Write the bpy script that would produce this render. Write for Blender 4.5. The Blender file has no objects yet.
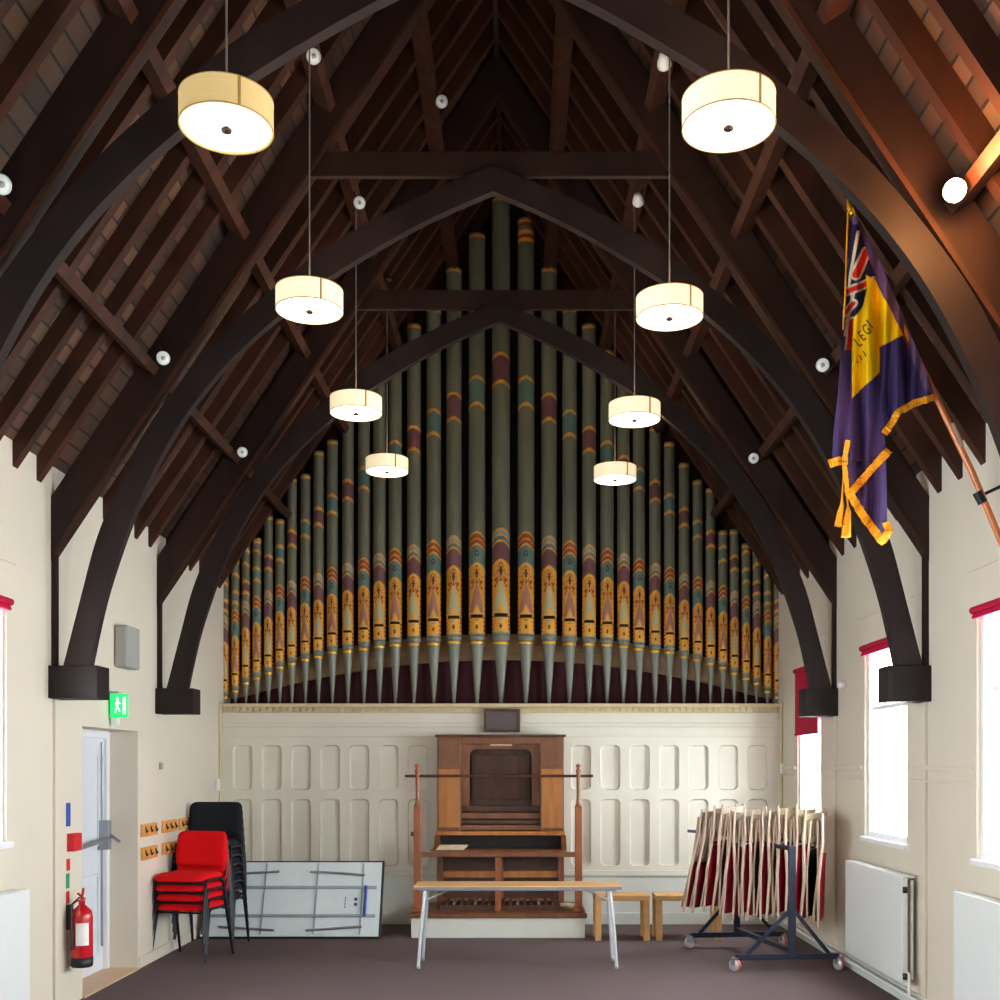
import bpy, bmesh, math, random
from mathutils import Vector, Matrix
random.seed(7)
S = bpy.context.scene
C = S.collection
PI = math.pi

# ------------------------------------------------------------------ camera
CX, CH, F, VX, VY = 0.196, 1.63, 1100.0, 520.0, 766.0
cam = bpy.data.cameras.new('camera'); cam_o = bpy.data.objects.new('camera', cam); C.objects.link(cam_o)
cam.sensor_width = 36; cam.lens = 36 * F / 1000.0
cam.shift_x = (500 - VX) / 1000.0; cam.shift_y = (VY - 500) / 1000.0
cam_o.location = (CX, 0, CH); cam_o.rotation_euler = (PI / 2, 0, 0)
cam.clip_start = 0.05; cam.clip_end = 200
S.camera = cam_o
# ------------------------------------------------------------------ world (overcast daylight)
w = bpy.data.worlds.new('world'); S.world = w; w.use_nodes = True
bg = w.node_tree.nodes['Background']; bg.inputs[0].default_value = (0.93, 0.97, 1.0, 1); bg.inputs[1].default_value = 32.0
# ------------------------------------------------------------------ exposure
S.view_settings.view_transform = 'Standard'; S.view_settings.look = 'None'
S.view_settings.exposure = 0.32; S.view_settings.gamma = 1.0; S.view_settings.use_curve_mapping = False
# window openings (y0, y1, z0, z1): daylight enters here
WZ0, WZ1 = 1.08, 2.56
RWIN = [(5.55, 6.45, WZ0, WZ1), (7.62, 8.55, WZ0, WZ1), (9.80, 10.62, WZ0, WZ1), (3.45, 4.35, WZ0, WZ1), (1.35, 2.25, WZ0, WZ1), (-0.75, 0.15, WZ0, WZ1)]
LWIN = [(5.60, 6.58, 1.17, 2.63), (3.45, 4.35, WZ0, WZ1), (1.35, 2.25, WZ0, WZ1), (-0.75, 0.15, WZ0, WZ1)]
XW = 2.875
for sx, L in ((1, RWIN), (-1, LWIN)):
    for (a, b, c, d) in L:
        ld = bpy.data.lights.new('daylight_portal', 'AREA'); ld.shape = 'RECTANGLE'; ld.size = (d - c); ld.size_y = (b - a)
        ld.cycles.is_portal = True
        lo = bpy.data.objects.new('daylight_portal', ld); C.objects.link(lo)
        lo.location = (sx * (XW + 0.27), (a + b) / 2, (c + d) / 2); lo.rotation_euler = (0, sx * PI / 2, 0)

def P(px, py, Z):
    return CX + (px - VX) * Z / F, CH - (py - VY) * Z / F

# ------------------------------------------------------------------ materials
def srgb(r, g, b):
    f = lambda c: (c / 255 / 12.92) if c / 255 <= 0.04045 else ((c / 255 + 0.055) / 1.055) ** 2.4
    return (f(r), f(g), f(b), 1)
def pm(name, col, rough=0.6, metal=0.0, var=0.0, scale=(8, 8, 8), bump=0.0, emit=None, es=0.0, col2=None, detail=4, spec=0.5, coat=0):
    m = bpy.data.materials.new(name); m.use_nodes = True; nt = m.node_tree; b = nt.nodes['Principled BSDF']
    b.inputs['Base Color'].default_value = col; b.inputs['Roughness'].default_value = rough; b.inputs['Metallic'].default_value = metal
    b.inputs['Specular IOR Level'].default_value = spec
    if coat: b.inputs['Coat Weight'].default_value = coat
    if emit: b.inputs['Emission Color'].default_value = emit; b.inputs['Emission Strength'].default_value = es
    if var or bump:
        tc = nt.nodes.new('ShaderNodeTexCoord'); mp = nt.nodes.new('ShaderNodeMapping'); mp.inputs['Scale'].default_value = scale
        nz = nt.nodes.new('ShaderNodeTexNoise'); nz.inputs['Scale'].default_value = 1; nz.inputs['Detail'].default_value = detail
        nt.links.new(tc.outputs['Object'], mp.inputs[0]); nt.links.new(mp.outputs[0], nz.inputs['Vector'])
        if var:
            r = nt.nodes.new('ShaderNodeValToRGB')
            c2 = col2 or tuple(min(1, c * (1 + var)) for c in col[:3]) + (1,)
            c1 = tuple(c * (1 - var) for c in col[:3]) + (1,)
            r.color_ramp.elements[0].position = 0.3; r.color_ramp.elements[1].position = 0.7
            r.color_ramp.elements[0].color = c1; r.color_ramp.elements[1].color = c2
            nt.links.new(nz.outputs[0], r.inputs[0]); nt.links.new(r.outputs[0], b.inputs['Base Color'])
        if bump:
            bp = nt.nodes.new('ShaderNodeBump'); bp.inputs['Strength'].default_value = bump; bp.inputs['Distance'].default_value = 0.01
            nt.links.new(nz.outputs[0], bp.inputs['Height']); nt.links.new(bp.outputs[0], b.inputs['Normal'])
    return m
def vcol_mat(name, rough=0.5, spec=0.5):
    m = bpy.data.materials.new(name); m.use_nodes = True; nt = m.node_tree; b = nt.nodes['Principled BSDF']
    a = nt.nodes.new('ShaderNodeVertexColor'); a.layer_name = 'paint'
    nt.links.new(a.outputs[0], b.inputs['Base Color']); b.inputs['Roughness'].default_value = rough; b.inputs['Specular IOR Level'].default_value = spec
    return m
M = {}
M['plaster'] = pm('painted_plaster', srgb(214, 205, 189), 0.75, var=0.035, scale=(1.2, 1.2, 1.2), bump=0.05)
M['beam'] = pm('dark_oak_beam', srgb(40, 22, 17), 0.6, spec=0.3, var=0.35, scale=(7, 7, 1.2), bump=0.15)
M['rafter'] = pm('stained_rafter', srgb(60, 32, 20), 0.6, spec=0.3, var=0.45, scale=(4, 9, 1.5), bump=0.15)
M['arch'] = pm('black_brown_arch_timber', srgb(36, 25, 24), 0.6, spec=0.25, var=0.3, scale=(5, 5, 3), bump=0.12)
M['corbel'] = pm('corbel_paint', srgb(32, 24, 24), 0.6, spec=0.25, var=0.3, scale=(3, 3, 14), bump=0.1)
M['carpet'] = pm('carpet', srgb(105, 90, 92), 0.95, var=0.14, scale=(60, 60, 60), bump=0.4, spec=0.1)
M['woodfloor'] = pm('threshold_boards', srgb(214, 178, 140), 0.5, var=0.12, scale=(3, 25, 3))
M['screen'] = pm('cream_panel_paint', srgb(224, 220, 208), 0.45, var=0.03, scale=(2, 2, 2))
M['screen_tan'] = pm('tan_cornice_paint', srgb(204, 190, 152), 0.5, var=0.05, scale=(6, 6, 6))
M['dado'] = pm('pale_dado_paint', srgb(222, 225, 218), 0.5, var=0.03, scale=(2, 2, 2))
M['chamber'] = pm('organ_chamber_gloom', srgb(22, 16, 14), 0.9, var=0.2)
M['maroon'] = pm('maroon_cloth', srgb(62, 18, 26), 0.9, var=0.4, scale=(22, 2, 1.5), bump=0.3)
M['toe'] = pm('toe_board_wood', srgb(150, 118, 84), 0.6, var=0.2, scale=(3, 3, 20))
M['white'] = pm('white_enamel', srgb(224, 228, 228), 0.35, var=0.01)
M['white_frame'] = pm('white_window_paint', srgb(232, 232, 236), 0.4, var=0.01)
M['door'] = pm('door_paint', srgb(214, 219, 228), 0.4, var=0.02)
M['grey_box'] = pm('grey_plastic', srgb(160, 160, 156), 0.6, var=0.03)
M['steel'] = pm('grey_steel', srgb(150, 155, 165), 0.35, 0.7, var=0.05)
M['chrome'] = pm('bright_steel', srgb(205, 210, 216), 0.3, 0.35, var=0.02)
M['black'] = pm('black_metal', srgb(26, 28, 38), 0.4, 0.3, var=0.1)
M['navy_metal'] = pm('navy_rack_metal', srgb(40, 45, 62), 0.45, 0.3, var=0.15)
M['rack_bar'] = pm('lavender_grey_tube', srgb(96, 88, 116), .4, .3, var=.1)
M['black_plastic'] = pm('black_plastic', srgb(24, 24, 27), 0.5, var=0.1)
M['red_fab'] = pm('red_upholstery', srgb(222, 10, 22), 0.85, var=0.08, scale=(90, 90, 90), bump=0.2, spec=0.2)
M['black_fab'] = pm('black_upholstery', srgb(30, 33, 38), 0.9, var=0.2, scale=(90, 90, 90), bump=0.2, spec=0.2)
M['crimson'] = pm('crimson_blind', srgb(176, 18, 58), 0.8, var=0.1, scale=(30, 30, 30), spec=0.2)
M['velvet'] = pm('crimson_seat_pad', srgb(158, 14, 44), 0.85, var=0.15, scale=(30, 30, 30), spec=0.2)
M['palewood'] = pm('pale_chair_wood', srgb(200, 172, 154), 0.5, var=0.16, scale=(20, 20, 3))
M['olivewood'] = pm('weathered_slat_wood', srgb(166, 150, 122), 0.55, var=0.25, scale=(30, 30, 4))
M['benchwood'] = pm('honey_bench_wood', srgb(206, 158, 98), 0.5, var=0.12, scale=(6, 6, 12))
M['orangewood'] = pm('orange_beech', srgb(214, 150, 78), 0.5, var=0.15, scale=(20, 6, 20))
M['tabletop'] = pm('beech_tabletop', srgb(222, 172, 116), 0.45, var=0.1, scale=(3, 20, 20))
M['console'] = pm('console_mahogany', srgb(114, 68, 40), 0.42, var=0.25, scale=(14, 14, 3), coat=0.15)
M['console_l'] = pm('console_light_oak', srgb(168, 106, 50), 0.42, var=0.22, scale=(14, 14, 2.5), coat=0.15)
M['console_d'] = pm('console_dark_walnut', srgb(70, 42, 30), 0.45, var=0.3, scale=(14, 14, 3))
M['keybed_shade'] = pm('keybed_gap_shade', srgb(20, 14, 12), 0.8, var=0.1)
M['frame_wood'] = pm('rail_stand_wood', srgb(142, 78, 42), 0.4, var=0.25, scale=(12, 12, 3), coat=0.2)
M['paper'] = pm('old_paper', srgb(226, 204, 170), 0.9, var=0.1, scale=(40, 40, 40))
M['underside'] = pm('folding_table_underside', srgb(224, 236, 240), 0.45, var=0.03)
M['table_edge'] = pm('folding_table_edge', srgb(34, 34, 38), 0.5, var=0.1)
M['table_rib'] = pm('folding_table_frame', srgb(160, 174, 184), 0.4, 0.3, var=0.1)
M['blue'] = pm('blue_print', srgb(34, 66, 150), 0.5, var=0.05)
M['signblue'] = pm('sign_blue', srgb(42, 80, 165), 0.5, var=0.02)
M['signred'] = pm('sign_red', srgb(205, 25, 32), 0.5, var=0.02)
M['signgreen'] = pm('sign_green', srgb(30, 150, 95), 0.5, var=0.02)
M['signwhite'] = pm('sign_white', srgb(235, 235, 235), 0.5, var=0.02)
M['ext'] = pm('extinguisher_red', srgb(190, 12, 30), 0.25, var=0.05, coat=0.5)
M['slot'] = pm('pipe_mouth_shadow', srgb(12, 10, 8), 0.9, var=0.05)
M['pipe_foot'] = pm('pipe_foot_paint', srgb(118, 122, 112), 0.45, 0.15, var=0.12, scale=(20, 20, 4))
M['pipe_paint'] = vcol_mat('stencilled_pipe_paint', 0.5)
M['flag'] = vcol_mat('flag_cloth', 0.8, 0.2)
M['fringe'] = pm('gold_fringe', srgb(232, 160, 10), 0.75, var=0.25, scale=(120, 120, 120), bump=0.5)
M['gold'] = pm('gilt_metal', srgb(220, 165, 40), 0.35, 0.6, var=0.1)
M['pole'] = pm('varnished_pole', srgb(196, 106, 44), 0.3, var=0.2, scale=(15, 15, 4), coat=0.4)
M['ink'] = pm('dark_lettering', srgb(50, 32, 30), 0.7, var=0.05)
M['cord'] = pm('lamp_cord', srgb(120, 112, 105), 0.5, var=0.05)
M['rim'] = pm('lamp_rim', srgb(196, 160, 96), 0.4, 0.3, var=0.05)
M['bronze'] = pm('bronze_finial', srgb(70, 52, 42), 0.4, 0.6, var=0.05)
def lampmats(k, sh, df, tan=False):
    scol = srgb(235, 205, 140) if tan else srgb(250, 236, 205)
    e = (1.0, 0.72, 0.36, 1) if tan else (1.0, 0.80, 0.50, 1)
    return (pm('lit_shade_%s' % k, scol, 0.8, emit=e, es=sh, var=0.03, scale=(3, 3, 60)),
            pm('lit_diffuser_%s' % k, srgb(250, 245, 235), 0.6, emit=(1, 0.93, 0.82, 1), es=df, var=0.01))
LM_dim = lampmats('dim', 0.10, 0.45, True); LM = lampmats('warm', 0.50, 4.5)
M['spot_white'] = pm('spotlight_white', srgb(215, 218, 215), 0.35, var=0.01)
M['spot_glass'] = pm('spotlight_glass', srgb(235, 240, 240), 0.2, var=0.01, emit=(1, 0.98, 0.94, 1), es=0.02)
M['bulb_on'] = pm('spotlight_lit', srgb(255, 240, 210), 0.3, emit=(1, 0.82, 0.52, 1), es=40, var=0.01)
M['exit_green'] = pm('exit_sign_face', srgb(20, 190, 95), 0.4, emit=srgb(30, 210, 110), es=0.9, var=0.01)
M['exit_white'] = pm('exit_sign_figure', srgb(235, 255, 240), 0.4, emit=srgb(225, 255, 235), es=1.0, var=0.01)

g = bpy.data.materials.new('window_glass'); g.use_nodes = True; nt = g.node_tree; nt.nodes.clear()
o = nt.nodes.new('ShaderNodeOutputMaterial'); mx = nt.nodes.new('ShaderNodeMixShader'); t = nt.nodes.new('ShaderNodeBsdfTransparent'); gl = nt.nodes.new('ShaderNodeBsdfGlossy')
gl.inputs['Roughness'].default_value = 0.05; mx.inputs[0].default_value = 0.06; t.inputs[0].default_value = (0.96, 0.98, 0.98, 1)
nt.links.new(t.outputs[0], mx.inputs[1]); nt.links.new(gl.outputs[0], mx.inputs[2]); nt.links.new(mx.outputs[0], o.inputs[0])
M['glass'] = g
# roof deck: boards running the length of the room, each board its own brown
def deck_mat():
    m = bpy.data.materials.new('roof_deck_boards'); m.use_nodes = True; nt = m.node_tree; b = nt.nodes['Principled BSDF']; L = nt.links
    tc = nt.nodes.new('ShaderNodeTexCoord'); sp = nt.nodes.new('ShaderNodeSeparateXYZ'); L.new(tc.outputs['Object'], sp.inputs[0])
    ab = nt.nodes.new('ShaderNodeMath'); ab.operation = 'ABSOLUTE'; L.new(sp.outputs[0], ab.inputs[0])
    cb = nt.nodes.new('ShaderNodeCombineXYZ'); L.new(sp.outputs[1], cb.inputs[0]); L.new(ab.outputs[0], cb.inputs[1])
    br = nt.nodes.new('ShaderNodeTexBrick'); L.new(cb.outputs[0], br.inputs['Vector'])
    br.inputs['Scale'].default_value = 1; br.inputs['Brick Width'].default_value = 0.9; br.inputs['Row Height'].default_value = 0.066
    br.inputs['Mortar Size'].default_value = 0.0045; br.inputs['Mortar'].default_value = (0.006, 0.004, 0.003, 1)
    br.inputs['Color1'].default_value = srgb(106, 74, 52); br.inputs['Color2'].default_value = srgb(58, 36, 26)
    nz = nt.nodes.new('ShaderNodeTexNoise'); nz.inputs['Scale'].default_value = 3; L.new(tc.outputs['Object'], nz.inputs['Vector'])
    mix = nt.nodes.new('ShaderNodeMix'); mix.data_type = 'RGBA'; mix.blend_type = 'MULTIPLY'; mix.inputs[0].default_value = 0.5
    L.new(br.outputs[0], mix.inputs[6]); L.new(nz.outputs[1], mix.inputs[7]); L.new(mix.outputs[2], b.inputs['Base Color'])
    b.inputs['Roughness'].default_value = 0.7
    return m
M['deck'] = deck_mat()

# ------------------------------------------------------------------ mesh helpers
class MB:
    def __init__(s): s.v = []; s.f = []; s.sm = []
    def add(s, vs, fs, smooth=False):
        n = len(s.v); s.v += [tuple(v) for v in vs]
        for f in fs: s.f.append(tuple(i + n for i in f)); s.sm.append(smooth)
        return s
    def box(s, x0, x1, y0, y1, z0, z1):
        v = [(x0, y0, z0), (x1, y0, z0), (x1, y1, z0), (x0, y1, z0), (x0, y0, z1), (x1, y0, z1), (x1, y1, z1), (x0, y1, z1)]
        return s.add(v, [(0, 3, 2, 1), (4, 5, 6, 7), (0, 1, 5, 4), (1, 2, 6, 5), (2, 3, 7, 6), (3, 0, 4, 7)])
    def beam(s, a, b, w, h, up=(0, 0, 1)):
        a, b = Vector(a), Vector(b); d = (b - a).normalized(); u = Vector(up); sd = d.cross(u)
        if sd.length < 1e-4: sd = d.cross(Vector((0, 1, 0)))
        sd.normalize(); u = sd.cross(d).normalized(); vs = []
        for p in (a, b):
            for (i, j) in ((-1, -1), (1, -1), (1, 1), (-1, 1)): vs.append(p + sd * (i * w / 2) + u * (j * h / 2))
        return s.add(vs, [(0, 1, 2, 3), (7, 6, 5, 4), (0, 4, 5, 1), (1, 5, 6, 2), (2, 6, 7, 3), (3, 7, 4, 0)])
    def tube(s, pts, r, n=10, cap=True):
        pts = [Vector(p) for p in pts]; rs = r if isinstance(r, (list, tuple)) else [r] * len(pts); vs = []; fs = []
        prev = None
        for i, p in enumerate(pts):
            d = (pts[min(i + 1, len(pts) - 1)] - pts[max(i - 1, 0)]).normalized()
            if prev is None:
                a = d.cross(Vector((0, 0, 1)))
                if a.length < 0.05: a = d.cross(Vector((1, 0, 0)))
            else: a = prev - d * prev.dot(d)
            a.normalize(); prev = a; b = d.cross(a)
            for k in range(n):
                t = 2 * PI * k / n; vs.append(p + (a * math.cos(t) + b * math.sin(t)) * rs[i])
        for i in range(len(pts) - 1):
            for k in range(n): fs.append((i * n + k, i * n + (k + 1) % n, (i + 1) * n + (k + 1) % n, (i + 1) * n + k))
        s.add(vs, fs, True)
        if cap:
            s.add(vs[:n], [tuple(range(n))]); s.add(vs[-n:], [tuple(reversed(range(n)))])
        return s
    def lathe(s, prof, c=(0, 0, 0), n=24, smooth=True, a0=0, a1=2 * PI):
        vs = []; fs = []; full = abs(a1 - a0 - 2 * PI) < 1e-6; m = n if full else n + 1
        for (r, z) in prof:
            for k in range(m):
                t = a0 + (a1 - a0) * k / n; vs.append((c[0] + r * math.cos(t), c[1] + r * math.sin(t), c[2] + z))
        for i in range(len(prof) - 1):
            for k in range(n):
                k2 = (k + 1) % m if full else k + 1
                fs.append((i * m + k, i * m + k2, (i + 1) * m + k2, (i + 1) * m + k))
        return s.add(vs, fs, smooth)
    def disc(s, c, r, n=24, down=False):
        vs = [(c[0] + r * math.cos(2 * PI * k / n), c[1] + r * math.sin(2 * PI * k / n), c[2]) for k in range(n)]
        return s.add(vs, [tuple(reversed(range(n))) if down else tuple(range(n))])
    def prism_y(s, poly, y0, y1, smooth=False):   # polygon in xz extruded along y
        n = len(poly); vs = [(x, y0, z) for x, z in poly] + [(x, y1, z) for x, z in poly]
        s.add(vs, [tuple(range(n)), tuple(reversed(range(n, 2 * n)))])
        return s.add(vs, [(i, i + n, (i + 1) % n + n, (i + 1) % n) for i in range(n)], smooth)
    def prism_x(s, poly, x0, x1):                  # polygon in yz extruded along x
        n = len(poly); vs = [(x0, y, z) for y, z in poly] + [(x1, y, z) for y, z in poly]
        return s.add(vs, [tuple(range(n)), tuple(reversed(range(n, 2 * n)))] + [(i, i + n, (i + 1) % n + n, (i + 1) % n) for i in range(n)])
    def band_y(s, lo, hi, y0, y1):                 # strip between two polylines in xz, thick along y
        n = len(lo); vs = []
        for y in (y0, y1):
            vs += [(x, y, z) for x, z in lo] + [(x, y, z) for x, z in hi]
        fs = []
        for i in range(n - 1):
            fs += [(i, i + 1, n + i + 1, n + i), (2 * n + i, 3 * n + i, 3 * n + i + 1, 2 * n + i + 1),
                   (i, 2 * n + i, 2 * n + i + 1, i + 1), (n + i, n + i + 1, 3 * n + i + 1, 3 * n + i)]
        fs += [(0, n, 3 * n, 2 * n), (n - 1, 3 * n - 1, 4 * n - 1, 2 * n - 1)]
        return s.add(vs, fs)
    def build(s, name, mat, parent=None, bevel=0, loc=None, fix=True):
        me = bpy.data.meshes.new(name); me.from_pydata(s.v, [], s.f); me.validate()
        if len(me.polygons) == len(s.sm):
            me.polygons.foreach_set('use_smooth', s.sm)
        if fix:
            b = bmesh.new(); b.from_mesh(me); bmesh.ops.recalc_face_normals(b, faces=b.faces); b.to_mesh(me); b.free()
        if mat: me.materials.append(mat)
        o = bpy.data.objects.new(name, me); C.objects.link(o)
        if parent: o.parent = parent
        if loc: o.location = loc
        if bevel:
            md = o.modifiers.new('bevel', 'BEVEL'); md.width = bevel; md.segments = 2; md.limit_method = 'ANGLE'; md.angle_limit = 0.8
        return o
def tag(o, label=None, cat=None, group=None, kind=None):
    if label: o['label'] = label
    if cat: o['category'] = cat
    if group: o['group'] = group
    if kind: o['kind'] = kind
    return o
def thing(name, label, cat, loc=(0, 0, 0), rz=0, group=None):
    o = bpy.data.objects.new(name, None); C.objects.link(o); o.location = loc; o.rotation_euler = (0, 0, rz); o.empty_display_size = 0.1
    return tag(o, label, cat, group)
def kids(o): return [c for c in bpy.data.objects if c.parent == o]
def copy_tree(o, parent=None, mats=None):
    ch = kids(o); c = o.copy(); C.objects.link(c)
    if parent: c.parent = parent
    for k in ch: copy_tree(k, c)
    return c
def bx(name, mat, b, parent=None, bevel=0): return MB().box(*b).build(name, mat, parent, bevel)
def struct(o, label=None): o['kind'] = 'structure'; return o

# ------------------------------------------------------------------ room shell
YB, YF = 12.5, -1.8
SCR = 11.34
struct(bx('floor', M['carpet'], (-XW, XW, YF, YB, -0.1, 0)))
DOORY0, DOORY1, DOORH = 7.72, 8.84, 1.91
def wall_holes(name, x0, x1, y0, y1, H, holes):
    mb = MB(); ys = sorted(set([y0, y1] + [h[0] for h in holes] + [h[1] for h in holes]))
    for a, b in zip(ys[:-1], ys[1:]):
        hs = [h for h in holes if h[0] <= a + 1e-6 and h[1] >= b - 1e-6]
        if hs:
            z0, z1 = hs[0][2], hs[0][3]
            if z0 > 0: mb.box(x0, x1, a, b, 0, z0)
            mb.box(x0, x1, a, b, z1, H)
        else: mb.box(x0, x1, a, b, 0, H)
    return struct(mb.build(name, M['plaster']))
WT = 0.3; WH = 3.62
wall_holes('wall_left', -XW - WT, -XW, YF, YB, WH, LWIN + [(DOORY0, DOORY1, 0, DOORH)])
wall_holes('wall_right', XW, XW + WT, YF, YB, WH, RWIN)
# gable walls
gab = [(-XW - WT, 0), (XW + WT, 0), (XW + WT, 3.2), (0, 7.95), (-XW - WT, 3.2)]
struct(MB().prism_y(gab, YB, YB + 0.2).build('wall_back', M['chamber']))  # gloom of the organ chamber is put into this wall's colour
struct(MB().prism_y(gab, YF - 0.2, YF).build('wall_front', M['plaster']))
# roof
SL = 1.497
DK = 3.60          # underside of deck at wall face
def zd(x):
    k = 0.07 * abs(x) / XW if x < 0 else 0
    return DK + k + (XW - abs(x)) * SL
ceil_ = MB()
for s in (-1, 1):
    xo = XW + WT + 0.05
    ceil_.prism_y([(s * xo, zd(xo)), (0, zd(0)), (0, zd(0) + 0.1), (s * xo, zd(xo) + 0.1)], YF - 0.2, YB + 0.2)
ceiling = struct(ceil_.build('ceiling', M['deck']))
# common rafters (parts of the roof)
RB = 3.366
TR = [5.16, 7.26, 9.36]
for t_ in TR + [11.46, 12.6]:
    for n_ in range(6):
        y = t_ - .24 - .33 * n_
        if t_ == 12.6 and n_ > 2: continue
        for s in (-1, 1):
            xo = XW + 0.02; lf = .07 if s < 0 else 0
            poly = [(s * xo, zd(s * xo)), (s * xo, RB - 0.02 + lf), (0, RB + XW * SL), (0, zd(0))]
            MB().prism_y(poly, y - 0.034, y + 0.034).build('common_rafter', M['rafter'], ceiling)
# purlins
for s in (-1, 1):
    for px_ in (2.27, 1.68, 1.12, 0.55):
        zb = RB + (XW - px_) * SL
        n = Vector((-s * SL, 0, -1)).normalized()   # pointing down/inward, perpendicular to slope
        n = Vector((-s * 0.831, 0, -0.556))
        c = Vector((s * px_, 0, zb)) + n * 0.05
        MB().beam(c + Vector((0, 3.0, 0)), c + Vector((0, 12.4, 0)), 0.065, 0.12, up=n).build('purlin', M['rafter'], ceiling)
MB().box(-0.02, 0.02, 3, YB, 7.62, 7.85).build('ridge_beam', M['beam'], ceiling)

# trusses
HH = 1.656
INN = [(2.63, .62), (2.626, .66), (2.54, 1.05), (2.43, 1.40), (2.315, 1.70), (2.18, 1.98), (2.02, 2.25), (1.83, 2.50), (1.63, 2.71), (1.43, 2.89), (1.10, 3.15), (.51, 3.50), (0, 3.73)]
OUT = [(2.81, .62), (2.80, .66), (2.70, 1.05), (2.59, 1.46), (2.45, 1.80), (2.29, 2.13), (2.09, 2.42), (1.86, 2.70), (1.63, 2.93), (1.40, 3.12), (1.08, 3.37), (.51, 3.68), (0, 3.90)]
def smooth_pts(p, n=5):
    out = []
    for i in range(len(p) - 1):
        p0 = p[max(i - 1, 0)]; p1 = p[i]; p2 = p[i + 1]; p3 = p[min(i + 2, len(p) - 1)]
        for k in range(n):
            t = k / n
            out.append(tuple(0.5 * (2 * p1[j] + (p2[j] - p0[j]) * t + (2 * p0[j] - 5 * p1[j] + 4 * p2[j] - p3[j]) * t * t + (3 * p1[j] - p0[j] - 3 * p2[j] + p3[j]) * t ** 3) for j in (0, 1)))
    return out + [p[-1]]
INs, OUs = smooth_pts(INN), smooth_pts(OUT)
def truss(y, label):
    T = thing('roof_truss', label, 'roof truss', (0, y, 0), group='arched roof trusses')
    for s in (-1, 1):
        zb = 2.972
        MB().prism_y([(s * XW, zb), (0, zb + XW * SL), (0, zb + XW * SL + 0.42), (s * XW, zb + 0.42)], -0.06, 0.0).build('principal_rafter', M['beam'], T)
        # thin moulding planted on the side of the rafter
        MB().prism_y([(s * (XW - .02), zb + 0.03), (0, zb + XW * SL + .0), (0, zb + XW * SL + 0.05), (s * (XW - .02), zb + 0.08)], -0.068, 0.008).build('rafter_moulding', M['rafter'], T)
        MB().band_y([(s * a + .02, b + HH) for a, b in INs], [(s * a + .02, b + HH) for a, b in OUs], -0.075, -0.008).build('arched_brace', M['arch'], T)
        MB().box(*sorted((s * 2.845, s * XW)), -0.055, -0.005, 2.285, zb + 0.05).build('wall_post', M['beam'], T)
        dz = -0.02 if s > 0 else 0
        cb = MB().box(*sorted((s * 2.572 + .02, s * XW)), -0.105, 0.105, 2.07 + dz, 2.285 + dz * 0).build('corbel', M['corbel'], T, bevel=0.006)
    # collar
    zc = 5.496; hw = (2.972 + XW * SL - zc) / SL
    MB().box(-hw - 0.03, hw + 0.03, -0.05, -0.012, zc, zc + 0.165).build('collar_beam', M['beam'], T, bevel=0.004)
    return T
truss(TR[0], 'arched dark timber roof truss nearest the camera, cut off by the top of the photo')
truss(TR[1], 'middle one of three arched dark timber roof trusses, its left foot just above the door')
truss(TR[2], 'arched dark timber roof truss furthest away, directly in front of the organ pipes')

# ------------------------------------------------------------------ windows
def window(i, sx, a, b, c, d, blind=0.05, lab=None, blab=None):
    xi = sx * (XW + 0.02); xo = sx * (XW + 0.10)
    f = MB()
    x0, x1 = sorted((xi, xo))
    f.box(x0, x1, a, a + .05, c, d); f.box(x0, x1, b - .05, b, c, d); f.box(x0, x1, a + .05, b - .05, c, c + .05); f.box(x0, x1, a + .05, b - .05, d - .05, d)
    fr = struct(f.build('window_%d' % i, M['white_frame'], bevel=0.004))
    # sill + architrave
    xs = sorted((sx * (XW + .02), sx * (XW - .03)))
    MB().box(xs[0], xs[1], a - .03, b + .03, c - .03, c + .005).build('window_sill', M['white_frame'], fr, bevel=0.004)
    xm = sorted((sx * (XW + .045), sx * (XW + .085)))
    z1 = c + (d - c) * 0.66
    m = MB().box(xm[0], xm[1], a + .05, b - .05, z1, z1 + .03)
    for t in (1 / 3, 2 / 3):
        yy = a + (b - a) * t; m.box(xm[0] + 0.005, xm[1] - 0.005, yy - .009, yy + .009, c + .05, d - .05)
    m.build('glazing_bars', M['white_frame'], fr)
    xg = sx * (XW + .065)
    MB().box(*sorted((xg, xg + sx * .004)), a + .05, b - .05, c + .05, d - .05).build('pane', M['glass'], fr)
    if blab:
        T = thing('roller_blind', blab, 'blind', (sx * (XW + 0.0), (a + b) / 2, d), group='crimson roller blinds')
        hw = (b - a) / 2 - .0
        mb = MB().tube([(sx * .0 - sx * .025, -hw, -.02), (-sx * .025, hw, -.02)], 0.022, 12).build('roller', M['crimson'], T)
        MB().box(-.027 if sx > 0 else .023, -.023 if sx > 0 else .027, -hw + .01, hw - .01, -blind, -.02).build('blind_fabric', M['crimson'], T)
        MB().box(*sorted((-sx * .018, -sx * .034)), -hw + .01, hw - .01, -blind - .02, -blind).build('bottom_bar', M['crimson'], T)
window(1, 1, *RWIN[0], .05, blab='crimson roller blind rolled up over the window at the right edge')
window(2, 1, *RWIN[1], .06, blab='rolled up crimson blind over the window partly hidden by the middle truss foot')
window(3, 1, *RWIN[2], .62, blab='crimson roller blind pulled part way down over the window beside the organ')
for k in (3, 4, 5): window(k + 1, 1, *RWIN[k])
window(7, -1, *LWIN[0], .05, blab='crimson roller blind rolled up over the window at the left edge')
for k in (1, 2, 3): window(7 + k, -1, *LWIN[k])

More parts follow.
